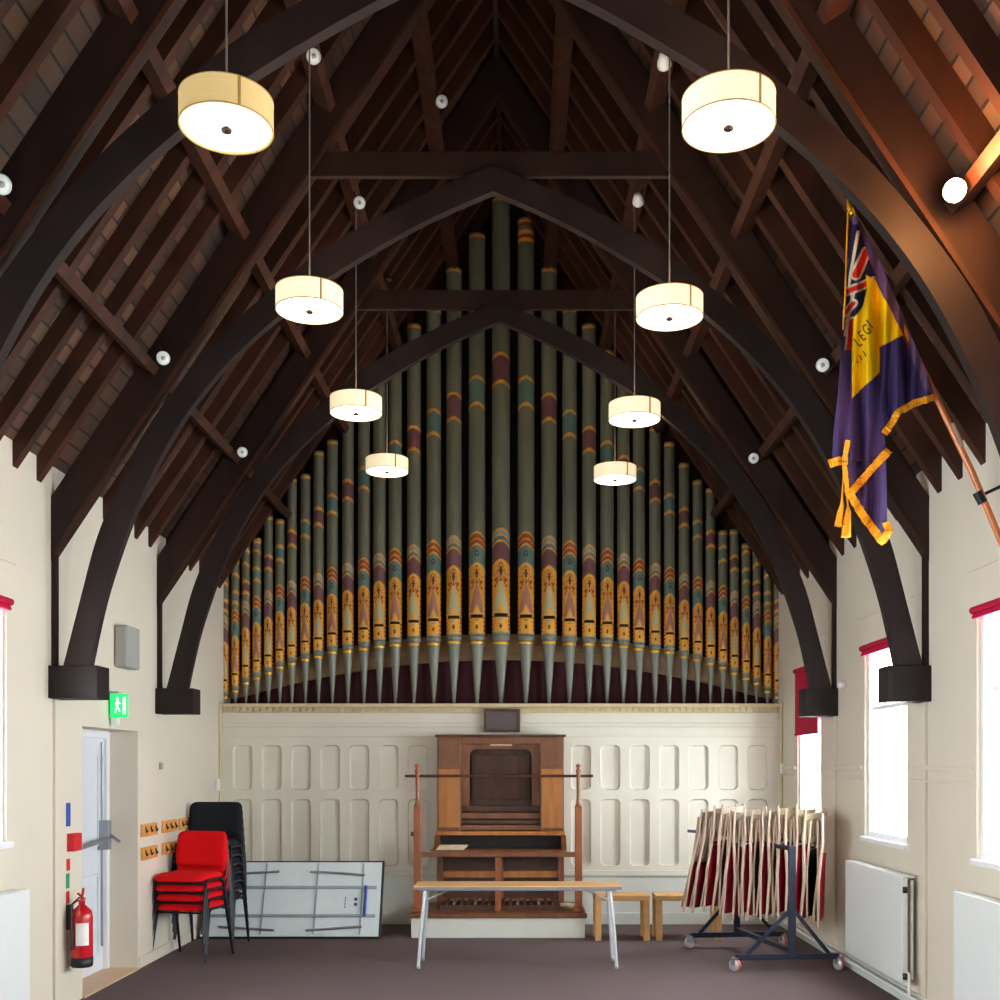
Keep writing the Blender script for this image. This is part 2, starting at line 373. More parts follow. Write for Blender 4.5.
# trims: mouldings on the side walls
tn = 1
def trim(b, mat='plaster'):
    global tn
    o = struct(bx('trim_%d' % tn, M[mat], b, bevel=0.004)); tn += 1
def rail(sx, y0, y1, z, h=.03, p=.02): trim((*sorted((sx * XW, sx * (XW - p))), y0, y1, z, z + h))
for (y0, y1) in ((10.65, 11.3), (8.6, 9.75), (6.5, 7.57), (4.4, 5.5)):
    rail(1, y0, y1, 1.60); rail(1, y0, y1, 1.52, .02, .012)
for sx in (1, -1):
    for (a, b, c, d) in (RWIN[:4] if sx > 0 else LWIN[:2]):
        rail(sx, a - .12, b + .12, d + .22, .012, .008)
for y_ in (7.26,):
    trim((XW - .02, XW, y_ - .03, y_ + .0, 0.05, 2.07)); trim((-XW, -XW + .02, y_ - .03, y_ + .0, .05, 2.07))
trim((XW - .02, XW, 9.30, 9.34, 0.05, 2.07))
# skirtings and heating pipe
struct(bx('baseboard_right', M['white'], (XW - .03, XW, 3, SCR, 0, .10), bevel=0.004))
struct(bx('baseboard_left', M['plaster'], (-XW, -XW + .012, DOORY1 + .02, SCR, 0, .09)))
p = MB().tube([(XW - .075, 3, .085), (XW - .075, 10.9, .085)], .016, 10).build('heating_pipe', M['white']); tag(p, 'white heating pipe running low along the right wall under the radiators', 'pipe')

# ------------------------------------------------------------------ door recess
DX = -XW - 0.26
d = thing('door_1', None, None, (0, 0, 0)); struct(d)
leaf = MB().box(DX - .04, DX, DOORY0, DOORY1 - .06, 0.01, DOORH - .06).build('door_leaf', M['door'], d)
fm = MB(); fm.box(DX - .05, DX + .035, DOORY1 - .06, DOORY1, 0, DOORH); fm.box(DX - .05, DX + .035, DOORY0, DOORY1 - .06, DOORH - .06, DOORH)
fm.build('door_frame', M['white_frame'], d, bevel=.004)
pn = MB()
for (z0, z1) in ((.15, .78), (1.0, 1.72)):
    for (ya, yb) in ((DOORY0 + .1, DOORY0 + .5), (DOORY0 + .56, DOORY0 + .96)):
        for q in ((ya, yb, z0, z0 + .02), (ya, yb, z1 - .02, z1), (ya, ya + .02, z0, z1), (yb - .02, yb, z0, z1)):
            pn.box(DX, DX + .012, *q)
pn.build('panel_moulding', M['door'], d)
h = MB(); h.tube([(DX + .09, DOORY0 + .02, 1.0), (DX + .09, DOORY1 - .14, 1.06)], .015, 10)
h.box(DX, DX + .09, DOORY1 - .17, DOORY1 - .11, .97, 1.2); h.tube([(DX + .07, DOORY1 - .13, 1.1), (DX + .16, DOORY1 - .13, 1.03)], .012, 8)
h.build('panic_bar', M['steel'], d, bevel=.004)
c_ = MB().tube([(DX + .03, DOORY0 + .35, 1.62), (DX + .05, DOORY0 + .42, 1.42), (DX + .03, DOORY0 + .55, 1.22)], .007, 8); c_.build('pull_cord', M['steel'], d)
MB().tube([(DX + .012, DOORY1 - .10, .2), (DX + .012, DOORY1 - .10, 1.82)], .008, 8).build('locking_rod', M['steel'], d)
struct(MB().box(-XW - WT, -XW + .02, DOORY0, DOORY1, -.02, .012).build('trim_20', M['woodfloor']))
# outside of the doorway closed by the leaf: back panel of the recess top
# ------------------------------------------------------------------ left wall fittings
WL = -XW
def plate(name, label, cat, y0, y1, z0, z1, mat, t=.012, group=None):
    o = MB().box(WL + .0005, WL + t, y0, y1, z0, z1).build(name, M[mat], bevel=.002); return tag(o, label, cat, group)
def lz(px): return 3.07 * F / (VX - px)          # depth of a point on the left wall
def lzz(px, py): return CH - (py - VY) * lz(px) / F
T = thing('loudspeaker', 'grey box loudspeaker high on the left wall above the exit sign', 'speaker', (WL, lz(128) - .14, 2.51))
MB().box(.0, .10, -.15, .13, -.13, .19).build('cabinet', M['grey_box'], T, bevel=.012)
MB().box(.015, .09, -.162, -.15, -.11, .17).build('grille', M['grey_box'], T)
T = thing('exit_sign', 'green lit fire exit sign with a white running figure above the door', 'sign', (WL, 8.22, 2.08))
T.scale = (.72, .9, .9)
MB().box(0, .10, 0, .08, -.07, .12).build('mounting_box', M['grey_box'], T, bevel=.008)
MB().box(.02, .20, -.025, 0, -.10, .10).build('sign_face', M['exit_green'], T, bevel=.004)
r = MB(); yy = -.0275
r.lathe([(0, -.014), (.012, -.006), (.012, .006), (0, .014)], (.10, -.03, .058), 10)
r.beam((.10, yy, .045), (.095, yy, -.005), .004, .022); r.beam((.095, yy, -.005), (.075, yy, -.06), .004, .012); r.beam((.095, yy, -.005), (.125, yy, -.045), .004, .012)
r.beam((.10, yy, .035), (.13, yy, .015), .004, .009); r.beam((.10, yy, .035), (.075, yy, .01), .004, .009)
r.add([(.155, yy, -.07), (.185, yy, -.07), (.185, yy, .07), (.155, yy, .07)], [(0, 1, 2, 3)])
r.build('running_figure', M['exit_white'], T, fix=False)
MB().box(.02, .09, -.01, .06, -.16, -.10).build('emergency_lamp', M['white'], T, bevel=.01)
plate('notice_plate', 'blue notice plate topmost of the signs beside the door', 'sign', lz(66), lz(70), 1.22, 1.38, 'signblue', .006)
o = plate('call_point', 'red fire alarm call point on the wall beside the door', 'fire alarm', lz(67), lz(75), 1.05, 1.17, 'signred', .05)
plate('notice_plate', 'small red and white notice just under the fire alarm call point', 'sign', lz(66.5), lz(69.5), .92, 1.0, 'signred', .006)
plate('notice_plate', 'small green notice in the middle of the strip of signs by the door', 'sign', lz(66), lz(69), .80, .90, 'signgreen', .006)
plate('notice_plate', 'small red notice lowest of the signs, just above the extinguisher', 'sign', lz(66), lz(69), .70, .78, 'signred', .006)
tag(MB().box(WL, WL + .02, lz(160) - .03, lz(160) + .03, 1.60, 1.66).build('thermostat', M['grey_box'], bevel=.004), 'tiny grey wall sensor between the door and the corner', 'sensor')
tag(MB().tube([(WL + .012, 9.75, 2.30), (WL + .012, 9.95, 2.42)], .012, 8).build('cable_clip', M['grey_box']), 'small bracket on the left wall beside the loudspeaker', 'bracket')
tag(MB().tube([(WL + .012, lz(219), 0.62), (WL + .012, lz(219), 2.28)], .014, 8).build('cable_conduit', M['screen_tan']), 'thin tan conduit up the left corner beside the organ screen', 'conduit')
tag(MB().tube([(XW - .014, 11.22, 0.62), (XW - .014, 11.22, 2.28)], .018, 8).build('cable_conduit', M['screen_tan']), 'thin tan conduit up the right corner beside the organ screen', 'conduit')
tag(MB().box(XW - .03, XW, 11.12, 11.2, 1.55, 1.66).build('light_switch', M['white'], bevel=.006), 'small white switch on the right wall beside the organ screen', 'switch')
tag(MB().box(WL, WL + .03, 11.08, 11.16, 1.38, 1.50).build('light_switch', M['white'], bevel=.006), 'small white switch in the left corner above the black chairs', 'switch')
tag(MB().lathe([(0, -.03), (.03, -.03), (.04, 0), (.03, .03), (0, .03)], (XW - .03, 9.05, 2.3), 14).build('wall_sensor', M['white']), 'small round white sensor on the right wall above the trolley', 'sensor')
# coat hook boards
def hook_board(y0, y1, z, n, label):
    T = thing('coat_hook_board', label, 'coat rack', (WL, (y0 + y1) / 2, z), group='coat hook boards')
    L = (y1 - y0) / 2
    MB().box(0, .02, -L, L, -.052, .052).build('board', M['orangewood'], T, bevel=.004)
    for i in range(n):
        yy = -L + (i + .5) * 2 * L / n
        MB().tube([(.02, yy, .03), (.035, yy, -.02), (.042, yy, .0)], .007, 6).build('hook', M['bronze'], T)
hook_board(8.90, 9.27, 1.105, 3, 'orange wooden coat hook board nearest the door, upper row')
hook_board(9.42, 9.80, 1.105, 3, 'orange wooden coat hook board in the middle of the upper row')
hook_board(9.88, 10.2, 1.105, 3, 'orange wooden coat hook board at the chair end of the upper row')
hook_board(8.90, 9.27, .915, 3, 'orange wooden coat hook board nearest the door, lower row')
hook_board(9.42, 9.80, .915, 3, 'orange wooden coat hook board beside the red chairs, lower row')
# fire extinguisher
T = thing('fire_extinguisher', 'red fire extinguisher hung low on the wall left of the door', 'fire extinguisher', (WL + .10, 7.46, .27))
T.scale = (.84, .84, .84)
MB().lathe([(0, .05), (.082, .05), (.085, .07), (.085, .40), (.075, .45), (.04, .485), (.025, .50), (.025, .53), (0, .53)], n=24).build('cylinder', M['ext'], T)
MB().lathe([(0, 0), (.078, 0), (.086, .01), (.087, .08), (0, .08)], n=24).build('base_cup', M['black_plastic'], T)
MB().box(-.012, .012, -.07, .05, .53, .55).beam((0, .03, .55), (.0, -.08, .60), .02, .012).beam((0, .0, .55), (.0, .03, .63), .02, .014).build('valve_handle', M['ext'], T, bevel=.003)
MB().tube([(.0, .02, .54), (-.04, .05, .55), (-.06, -.07, .5), (-.05, -.09, .38), (-.045, -.092, .15)], .011, 8).build('hose', M['black_plastic'], T)
lb = MB().lathe([(.0862, .18), (.0862, .36)], n=8, a0=-1.75, a1=-.55).build('instruction_label', M['signwhite'], T)
MB().box(-.115, -.08, -.03, .03, .3, .5).build('wall_bracket', M['black'], T)

# ------------------------------------------------------------------ radiators
def radiator(sx, y0, y1, label, z0=.17, z1=.89):
    T = thing('radiator', label, 'radiator', (sx * XW, (y0 + y1) / 2, 0), group='white panel radiators')
    L = (y1 - y0) / 2
    a, b = sorted((-sx * .075, -sx * .12))
    MB().box(a, b, -L, L, z0, z1 - .01).build('front_panel', M['white'], T, bevel=.008)
    a, b = sorted((-sx * .03, -sx * .05)); MB().box(a, b, -L + .02, L - .02, z0 + .02, z1 - .03).build('rear_panel', M['white'], T, bevel=.006)
    g_ = MB(); a, b = sorted((-sx * .03, -sx * .118)); g_.box(a, b, -L, L, z1 - .012, z1)
    n = int(L * 2 / .035)
    for i in range(n):
        yy = -L + .02 + i * .035; g_.box(min(a, b) + .012, max(a, b) - .012, yy, yy + .014, z1, z1 + .004)
    g_.build('top_grille', M['white'], T)
    for (zz, nm) in ((z0 + .05, 'valve'), (z1 - .09, 'bleed_valve')):
        MB().lathe([(0, -.02), (.016, -.02), (.016, .02), (0, .02)], (-sx * .1, -L - .012, zz), 12).build(nm, M['bronze'], T)
    MB().tube([(-sx * .075, -L - .02, .085), (-sx * .075, -L - .02, z0 + .07), (-sx * .075, -L, z0 + .07)], .011, 8).build('feed_pipe', M['white'], T)
    for q in (-L + .12, L - .12):
        MB().box(*sorted((-sx * .02, -sx * .075)), q - .015, q + .015, z0 + .05, z1 - .08).build('wall_bracket', M['grey_box'], T)
radiator(1, 7.38, 8.66, 'white panel radiator on the right wall beside the chair trolley')
radiator(1, 5.05, 6.50, 'white panel radiator at the bottom right corner, cut off by the photo edge')
radiator(-1, 5.10, 6.63, 'white panel radiator at the bottom left corner, cut off by the photo edge')

# ------------------------------------------------------------------ organ: panelled screen and pipes
ORG = thing('pipe_organ', 'pipe organ of stencilled green and gold pipes above a cream panelled screen', 'organ', (0, SCR, 0))
def sx_(px, Z=SCR): return CX + (px - VX) * Z / F
def sz_(py, Z=SCR): return CH - (py - VY) * Z / F
scr = MB()
def cell(x0, x1, z0, z1, a0, a1, c0, c1, r):
    # flat rectangle x0..x1 z0..z1 with a sunk panel a0..a1 c0..c1 with rounded corners
    corners = [((a1 - r, c1 - r), 0), ((a0 + r, c1 - r), 90), ((a0 + r, c0 + r), 180), ((a1 - r, c0 + r), 270)]
    inner = []; outer = []
    for (cc, st) in corners:
        for k in range(7):
            t = math.radians(st + 15 * k); inner.append((cc[0] + r * math.cos(t), cc[1] + r * math.sin(t)))
    cx, cz = (x0 + x1) / 2, (z0 + z1) / 2
    oc = [(x1, z1), (x0, z1), (x0, z0), (x1, z0)]
    for q in range(4):
        for k in range(7): 
            # walk: 0..3 toward the corner, 3 = corner
            p0 = oc[q]
            if k == 3: outer.append(p0)
            else:
                ix, iz = inner[q * 7 + k]
                if (q in (0, 2)) == (k < 3): outer.append((p0[0], iz))
                else: outer.append((ix, p0[1]))
    n = 28; vs = [(x, 0, z) for x, z in outer] + [(x, 0, z) for x, z in inner]
    # bevelled reveal
    mx_, mz_ = (a0 + a1) / 2, (c0 + c1) / 2
    hx, hz = (a1 - a0) / 2, (c1 - c0) / 2
    def ins(p, d): return (mx_ + (p[0] - mx_) * (hx - d) / hx, mz_ + (p[1] - mz_) * (hz - d) / hz)
    vs += [(*(lambda q: (q[0], .034, q[1]))(ins(p, .006)),) for p in inner]
    vs += [(*(lambda q: (q[0], .038, q[1]))(ins(p, .016)),) for p in inner]
    fs = []
    for a in (0, 1, 2):
        for i in range(n):
            j = (i + 1) % n; fs.append((a * n + i, a * n + j, (a + 1) * n + j, (a + 1) * n + i))
    fs.append(tuple(range(3 * n, 4 * n)))
    scr.add(vs, fs)
X0, X1 = -XW + .002, XW - .002
colsR = [sx_(p) for p in (252.5 + 29.2 * k for k in range(7))] + [sx_(p) for p in (591 + 29.4 * k for k in range(7))]
pw = .205
zt, zm, zb_ = sz_(737), sz_(794), sz_(873)
# column boundaries
edges = [X0]
for i, xr in enumerate(colsR[:7]): edges.append(xr + .05)
mid0 = edges[-1]
edR = [colsR[7] - pw - .045]
for xr in colsR[7:]: edR.append(xr + .05)
edR[-1] = X1
def row(ed, cr):
    for i, xr in enumerate(cr):
        cell(ed[i], ed[i + 1], zm, zt, xr - pw, xr, sz_(790), sz_(745), .055)
        cell(ed[i], ed[i + 1], zb_, zm, xr - pw, xr, sz_(866), sz_(799), .055)
row(edges, colsR[:7]); row(edR, colsR[7:])
scr.add([(mid0, 0, zb_), (edR[0], 0, zb_), (edR[0], 0, zt), (mid0, 0, zt)], [(0, 1, 2, 3)])
scr.box(X0, X1, .04, .06, 0, sz_(706))
scr.build('panelled_screen', M['screen'], ORG, fix=False)
MB().box(X0, X1, -.0, .03, .0, sz_(874)).box(X0, X1, -.02, .0, 0, .12).build('dado_board', M['dado'], ORG, bevel=.003)
MB().box(X0, X1, -.022, .0, sz_(876), sz_(870)).build('dado_rail', M['screen'], ORG, bevel=.006)
cn = MB(); cn.box(X0, X1, -.02, .03, zt, sz_(727)); cn.box(X0, X1, -.045, .03, sz_(727), sz_(723)); cn.box(X0, X1, -.03, .03, sz_(723), sz_(713)); cn.build('frieze', M['screen'], ORG, bevel=.005)
MB().box(X0, X1, -.10, .6, sz_(707.5), sz_(704)).box(X0, X1, -.055, .03, sz_(713), sz_(707.5)).build('cornice', M['screen_tan'], ORG, bevel=.004)
dn = MB(); xx = X0 + .02
while xx < X1 - .04: dn.box(xx, xx + .034, -.082, -.055, sz_(711.5), sz_(707.6)); xx += .068
tag(dn.build('dentil_course', M['screen_tan'], ORG), kind='stuff')
ZP = 11.43; k_ = ZP / F
BASEZ = sz_(704)
tb = MB(); lo = []; hi = []
for i in range(41):
    px = 222 + (780 - 222) * i / 40; dx = (px - 501) / 221.0
    yl = 660 + dx * dx * 27; lo.append((sx_(px, ZP + .12), sz_(min(yl, 698), ZP + .12))); hi.append((sx_(px, ZP + .12), sz_(min(yl, 698) - 26, ZP + .12)))
tb.band_y(lo, hi, ZP + .12 - SCR, ZP + .15 - SCR); tb.build('curved_toe_rail', M['toe'], ORG)
dr = MB(); n = 240; vs = []
for i in range(n + 1):
    px = 222 + (780 - 222) * i / n; yy = ZP + .24 - SCR + .02 * math.sin(i * .9)
    vs += [(sx_(px, ZP + .2), yy, BASEZ), (sx_(px, ZP + .2), yy, BASEZ + .75)]
dr.add(vs, [(2 * i, 2 * i + 2, 2 * i + 3, 2 * i + 1) for i in range(n)], True); dr.build('maroon_curtain', M['maroon'], ORG, fix=False)
xsL = [225, 235.5, 246, 257, 268.5, 280, 292, 305.4, 318.6, 332.4, 348, 364, 379.5, 395.4, 414, 433.8, 454, 477]
xsR = [526, 549, 569.5, 589, 607, 623.5, 639, 655, 669.4, 684, 697.6, 710.5, 722.8, 734.2, 745.9, 756.7, 767.5, 777.4]
topL = [567, 556, 539, 539, 516, 520, 478, 475, 452, 441, 412, 402, 372, 358, 326, 310, 270, 236]
topR = [221, 270, 310, 326, 352, 372, 385, 428, 443, 464, 481, 489, 531, 530, 544, 545, 562, 575]
mou = {0: 615, 24: 616, 47: 617, 67: 619.5, 87: 621, 106: 622.5, 122: 625, 137: 628, 153: 631, 169: 633, 183: 638, 196: 641, 209: 645, 221: 649, 233: 655, 244: 660, 255: 665, 265: 673, 277: 680}
upb = {0: 355, 24: 378, 47: 394, 67: 410, 87: 427, 106: 442, 122: 456, 137: 468, 153: 480, 169: 495, 183: 508, 196: 520, 209: 530, 221: 545, 233: 555, 244: 567, 255: 580, 265: 590, 277: 600}
def interp(tab, x):
    ks = sorted(tab)
    for a, b in zip(ks[:-1], ks[1:]):
        if a <= x <= b: return tab[a] + (tab[b] - tab[a]) * (x - a) / (b - a)
    return tab[ks[-1]] if x > ks[-1] else tab[ks[0]]
OLIVE, GOLD, GOLD2, RED, RUST, PURP, MAUVE, TEAL, CREAM, DARKC, SAGE = srgb(104, 104, 86), srgb(214, 152, 50), srgb(190, 122, 40), srgb(132, 36, 26), srgb(140, 62, 30), srgb(104, 66, 70), srgb(150, 100, 84), srgb(84, 110, 104), srgb(168, 160, 124), srgb(66, 28, 16), srgb(134, 142, 130)
def paint(u, v, sc, par, top_v, ub_v, ub_h, R, fancy):
    # u: -1..1 across the visible front, v: px above the mouth, sc: scale of the ornament
    q = v / sc; s2 = .84 + .16 * (sc - .68) / .32
    au = abs(u)
    if v < 0:
        if v > -18 * sc:
            if v > -7 * sc and au < .6 and (v > -7 * sc + 5 * sc * au / .6 * 1): return SAGE if not par else MAUVE
            if (u * u) / .03 + ((v + 12 * sc) / (2.4 * sc)) ** 2 < 1: return DARKC
            return GOLD if au < .8 else RED if (int(v / 2) % 2) else GOLD
        return SAGE
    e = q + 7 * au * au    # arcs bow upwards in the middle
    if e < 52:
        if q < 2.0: return GOLD
        field = .74 * (1 - max(0, q - 8) / 26.0) ** .75 if q < 33 else 0
        if q < 33 and au < field:
            if q < 11 and au < .5 * (1 - q / 11) ** .8: return GOLD
            return CREAM if not par else MAUVE
        if (u / .2) ** 2 + ((q - 43) / 5) ** 2 < 1 or (au < .06 and 34 < q < 40): return DARKC
        if abs(math.hypot(u / .36, (q - 42) / 8.5) - 1) < .10: return RUST
        if (abs(au - .58) < .07) and 26 < q < 40 and int(q / 3) % 2: return DARKC
        if ((au - .40) / .11) ** 2 + ((q - 33) / 4) ** 2 < 1: return RUST
        if au > .9: return RUST if int(q / 3) % 2 else GOLD
        return GOLD if int(q * 1.3 + au * 7) % 3 else GOLD2
    g = 52 * sc; e = (v + 7 * sc * au * au - g) / s2 + 52
    if e < 54.5: return GOLD
    if e < 72:
        if (u / .3) ** 2 + ((e - 64) / 3.5) ** 2 < 1 and par and not (u / .15) ** 2 + ((e - 64) / 1.8) ** 2 < 1: return DARKC
        return TEAL if par else PURP
    if e < 74: return GOLD
    if e < 78: return RUST if par else TEAL
    if e < 79.5: return GOLD
    if e < 84: return RUST if par else SAGE
    if e < 86: return GOLD
    # upper band
    w = (v - ub_v) + 4 * au * au * (R / .08)
    if -ub_h < w < 0: return (TEAL if par else PURP) if -ub_h + 3.2 < w < -3.2 else GOLD
    if fancy and top_v - 24 < v < top_v - 2: return [GOLD, RED, TEAL, GOLD, RED, GOLD][int((top_v - v) / 4) % 6]
    if top_v - 5 < v < top_v - 2: return GOLD
    # small pipes carry an extra band between
    if R < .045:
        for off, cc in ((16, None), (30, None), (44, None)):
            d = (v + 3 * au * au) - (ub_v + off)
            if abs(d) < 1.6: return GOLD
    return OLIVE
def organ_pipe(px, topy):
    dxp = abs(px - 501); par = None
    my = interp(mou, dxp); uy = interp(upb, dxp)
    Rpx = 9.0 - 5.3 * (min(dxp, 277) / 277) ** 0.8
    R = Rpx * k_; x = sx_(px, ZP); yl = ZP - SCR
    zm_ = sz_(my, ZP); idx = allx.index(px); par = (idx - 18) % 2 == 1
    sc = 1.0 - .32 * min(1, dxp / 180)
    footz = sz_(my + 20 * sc, ZP); topz = sz_(topy, ZP)
    # body: front half finely divided for the painted ornament
    angs = [-PI - .1 + (PI + .2) * k / 34 for k in range(35)] + [.1 + (PI - .2) * k / 7 for k in range(1, 7)]
    nu = len(angs); vs = []; cols = []
    z = footz
    vtop = (topz - zm_) / k_; ubv = my - uy; ubh = 31 - 18 * dxp / 277
    zones = [(-20 * sc, 90 * sc + 10, 1.0), (90 * sc + 10, ubv - ubh - 8, 6.0), (ubv - ubh - 8, ubv + (50 if R < .045 else 8), 1.2), (ubv + (50 if R < .045 else 8), vtop - 26, 6.0), (vtop - 26, vtop, 1.3)]
    v = -20 * sc; vv = [v]
    while v < vtop:
        st = 6.0
        for a, b, s_ in zones:
            if a <= v < b: st = min(st, s_)
            elif v < a < v + st: st = max(a - v, .3)
        v = min(v + st, vtop); vv.append(v)
    for v in vv:
        for j in range(nu):
            ang = angs[j]
            rr = R
            # flattened mouth
            vs.append((x + rr * math.cos(ang), yl + rr * math.sin(ang), zm_ + v * k_))
            u = math.cos(ang) if math.sin(ang) < 0.2 else 1
            cols.append(paint(u, v, sc, par, vtop, ubv, ubh, R, px == 526))
    fs = []
    for i in range(len(vv) - 1):
        for j in range(nu):
            j2 = (j + 1) % nu; fs.append((i * nu + j, i * nu + j2, (i + 1) * nu + j2, (i + 1) * nu + j))
    mb = MB().add(vs, fs, True)
    o = mb.build('pipe', M['pipe_paint'], ORG, fix=False)
    at = o.data.color_attributes.new('paint', 'FLOAT_COLOR', 'POINT')
    flat = []
    for c in cols: flat += list(c)
    at.data.foreach_set('color', flat)
    # foot with ring
    fz = footz
    MB().lathe([(.12 * R, BASEZ - fz), (.2 * R, BASEZ - fz + .01), (.80 * R, -.10 * (R / .09)), (.84 * R, -.06 * (R / .09)), (.97 * R, -.05 * (R / .09)), (1.0 * R, -.01), (.9 * R, 0)], (x, yl, fz), 20).build('foot', M['pipe_foot'], o)
    MB().lathe([(.90 * R, -.012 - .06 * (R / .09)), (.93 * R, -.012 - .07 * (R / .09)), (.86 * R, -.03 - .07 * (R / .09))], (x, yl, fz), 20).build('gilt_ring', M['gold'], o)
    # mouth: slot's shade painted as a dark surface band, with a lip
    hh = max(.022, .038 * R / .09)
    MB().lathe([(R * 1.012, -hh / 2), (R * 1.012, hh / 2)], (x, yl, zm_ - .012), 12, True, -PI / 2 - .82, -PI / 2 + .82).build('mouth', M['slot'], o, fix=False)
    MB().lathe([(R * 1.02, 0), (R * 1.05, .006), (R * 1.02, .012)], (x, yl, zm_ - .012 - hh / 2 - .012), 12, True, -PI / 2 - .8, -PI / 2 + .8).build('lower_lip', M['gold'], o, fix=False)
allx = xsL + [501] + xsR
for px, ty in zip(allx, topL + [200] + topR): organ_pipe(px, ty)

# ------------------------------------------------------------------ organ console
PL = .19
pz0 = 10.42
T = thing('platform', 'low white platform with a brown timber edge under the organ console', 'platform', (0, 10.42, 0))
xl, xr = sx_(411, 10.42), sx_(585, 10.42)
MB().box(xl, xr, 0, SCR - 10.42 - .03, 0, PL).build('plinth', M['dado'], T, bevel=.005)
MB().box(xl - .02, xr + .02, -.02, SCR - 10.42 - .03, PL, PL + .045).build('deck_board', M['console'], T, bevel=.006)
PT = PL + .045
T = thing('organ_console', 'old brown wooden organ console with empty keyboard recess below the pipes', 'organ console', (0, 11.0, PT))
def tz(py, Z=10.98): return sz_(py, Z) - PT
def tx(px, Z=10.98): return sx_(px, Z)
a0, a1, b0, b1 = tx(437), tx(564), tx(461), tx(540)
ztop, zcut = tz(737), tz(831)
cs = MB()
for (xa, xb) in ((a0, b0), (b1, a1)):
    cs.box(xa, xb, 0, .30, zcut, ztop)
cs.box(b0, b1, 0, .30, tz(744), ztop); cs.build('case', M['console'], T, bevel=.006)
MB().box(a0 - .02, a1 + .02, -.025, .30, ztop, ztop + .025).build('top_moulding', M['console_d'], T, bevel=.006)
for (xa, xb) in ((a0 + .015, b0 - .015), (b1 + .015, a1 - .015)):
    MB().box(xa, xb, -.012, 0, zcut + .03, tz(769)).build('lower_side_panel', M['console_l'], T, bevel=.004)
    MB().box(xa, xb, -.008, 0, tz(766), ztop - .03).build('upper_side_panel', M['console'], T, bevel=.004)
MB().box(b0, b1, .26, .29, zcut, tz(744)).build('recess_back', M['console_d'], T)
fr = MB()   # arched inner surround
i0, i1, it, ib = tx(469), tx(532), tz(749), tz(806)
pts_o = [(b0, ib), (b0, tz(744)), (b1, tz(744)), (b1, ib)]
arc = []
r_ = .07
for k in range(9):
    t = PI - k * PI / 16; arc.append((i0 + r_ + r_ * math.cos(t), it - r_ + r_ * math.sin(t)))
for k in range(9):
    t = PI / 2 - k * PI / 16; arc.append((i1 - r_ + r_ * math.cos(t), it - r_ + r_ * math.sin(t)))
poly = [(b0, ib), (i0, ib)] + arc + [(i1, ib), (b1, ib), (b1, tz(744)), (b0, tz(744))]
fr.prism_y(poly, .10, .13); fr.build('arched_surround', M['console'], T)
MB().box(tx(490), tx(512), .09, .1, tz(745.5) - .0, tz(741) - .0).build('name_plate', M['paper'], T)
MB().beam(((b0 + b1) / 2, .24, tz(800)), ((b0 + b1) / 2, .18, tz(755)), (i1 - i0) * .94, .02, up=(0, 1, 0)).build('music_desk', M['console_d'], T)
for k, (pa, pb, yy, m_) in enumerate(((812, 806, .10, 'console_d'), (819, 813, .05, 'console'), (824, 820, .03, 'console_d'), (830, 825, -.0, 'console'))):
    MB().box(b0, b1, yy, .26, tz(pa), tz(pb)).build('stop_board', M[m_], T, bevel=.004)
MB().box(a0 - .01, a1 + .01, -.03, .30, zcut - .045, zcut - .0).build('key_slip', M['console_l'], T, bevel=.008)
# keybed gap: near-black block stands in for the recess's shade; with cheeks
for s, xa in ((-1, a0 - .02), (1, a1 - .03)):
    MB().prism_x([(-.20, tz(850)), (-.02, zcut - .045), (.28, zcut - .045), (.28, tz(850))], xa, xa + .05).build('key_cheek', M['console'], T, bevel=.004)
MB().box(a0, a1, .02, .30, tz(848), zcut - .045).build('keybed_shade', M['keybed_shade'], T)
MB().box(tx(432), tx(566), -.25, .30, tz(853), tz(848.5)).build('key_shelf', M['console'], T, bevel=.008)
# lower body
MB().box(a0 + .02, a1 - .02, .05, .30, 0, tz(853)).build('knee_panel', M['console_d'], T)
for (xa, xb) in ((a0 + .0, a0 + .06), (a1 - .06, a1), (-.04, .03)):
    MB().box(xa, xb, -.02, .06, 0, tz(853)).build('stile', M['console'], T, bevel=.004)
for (pa, pb) in ((878, 871), (911, 899)):
    MB().box(a0 + .06, a1 - .06, -.005, .06, max(0, tz(pa)), tz(pb)).build('rail', M['console_l'], T, bevel=.004)
for i in range(16):
    xx = a0 + .12 + i * (a1 - a0 - .24) / 15
    MB().box(xx - .013, xx + .013, -.34, -.03, .05, .075).build('pedal', M['steel' if i % 3 == 1 else 'console_d'], T, bevel=.003)
MB().box(a0 + .05, a1 - .05, -.36, -.02, 0, .05).build('pedal_frame', M['console_d'], T)
# wooden rail stand in front of the console
T = thing('rail_stand', 'tall wooden post and rail stand in front of the organ console', 'stand', (0, 10.56, PT))
Zs = 10.56
def qx(p): return sx_(p, Zs)
def qz(p): return sz_(p, Zs) - PT
for px in (417.5, 578.5):
    xx = qx(px)
    MB().box(xx - .035, xx + .035, -.03, .03, 0, qz(806)).add([], []).build('post', M['frame_wood'], T, bevel=.008)
    MB().lathe([(.034, 0), (.022, .03), (.018, .10), (.02, .30), (.026, .34), (.016, .36), (.026, .39), (0, .41)], (xx, 0, qz(806)), 14).build('turned_post_top', M['frame_wood'], T)
    MB().box(xx - .05, xx + .05, -.09, .09, 0, .04).build('foot', M['frame_wood'], T, bevel=.01)
MB().tube([(qx(405), -.0, qz(776)), (qx(593), 0, qz(776))], .014, 10).build('top_rail', M['console_d'], T)
MB().box(qx(420), qx(576), -.02, .02, qz(857), qz(852)).build('middle_rail', M['console'], T, bevel=.005)
MB().box(qx(495), qx(501), -.02, .02, 0, qz(857)).build('centre_post', M['frame_wood'], T, bevel=.004)
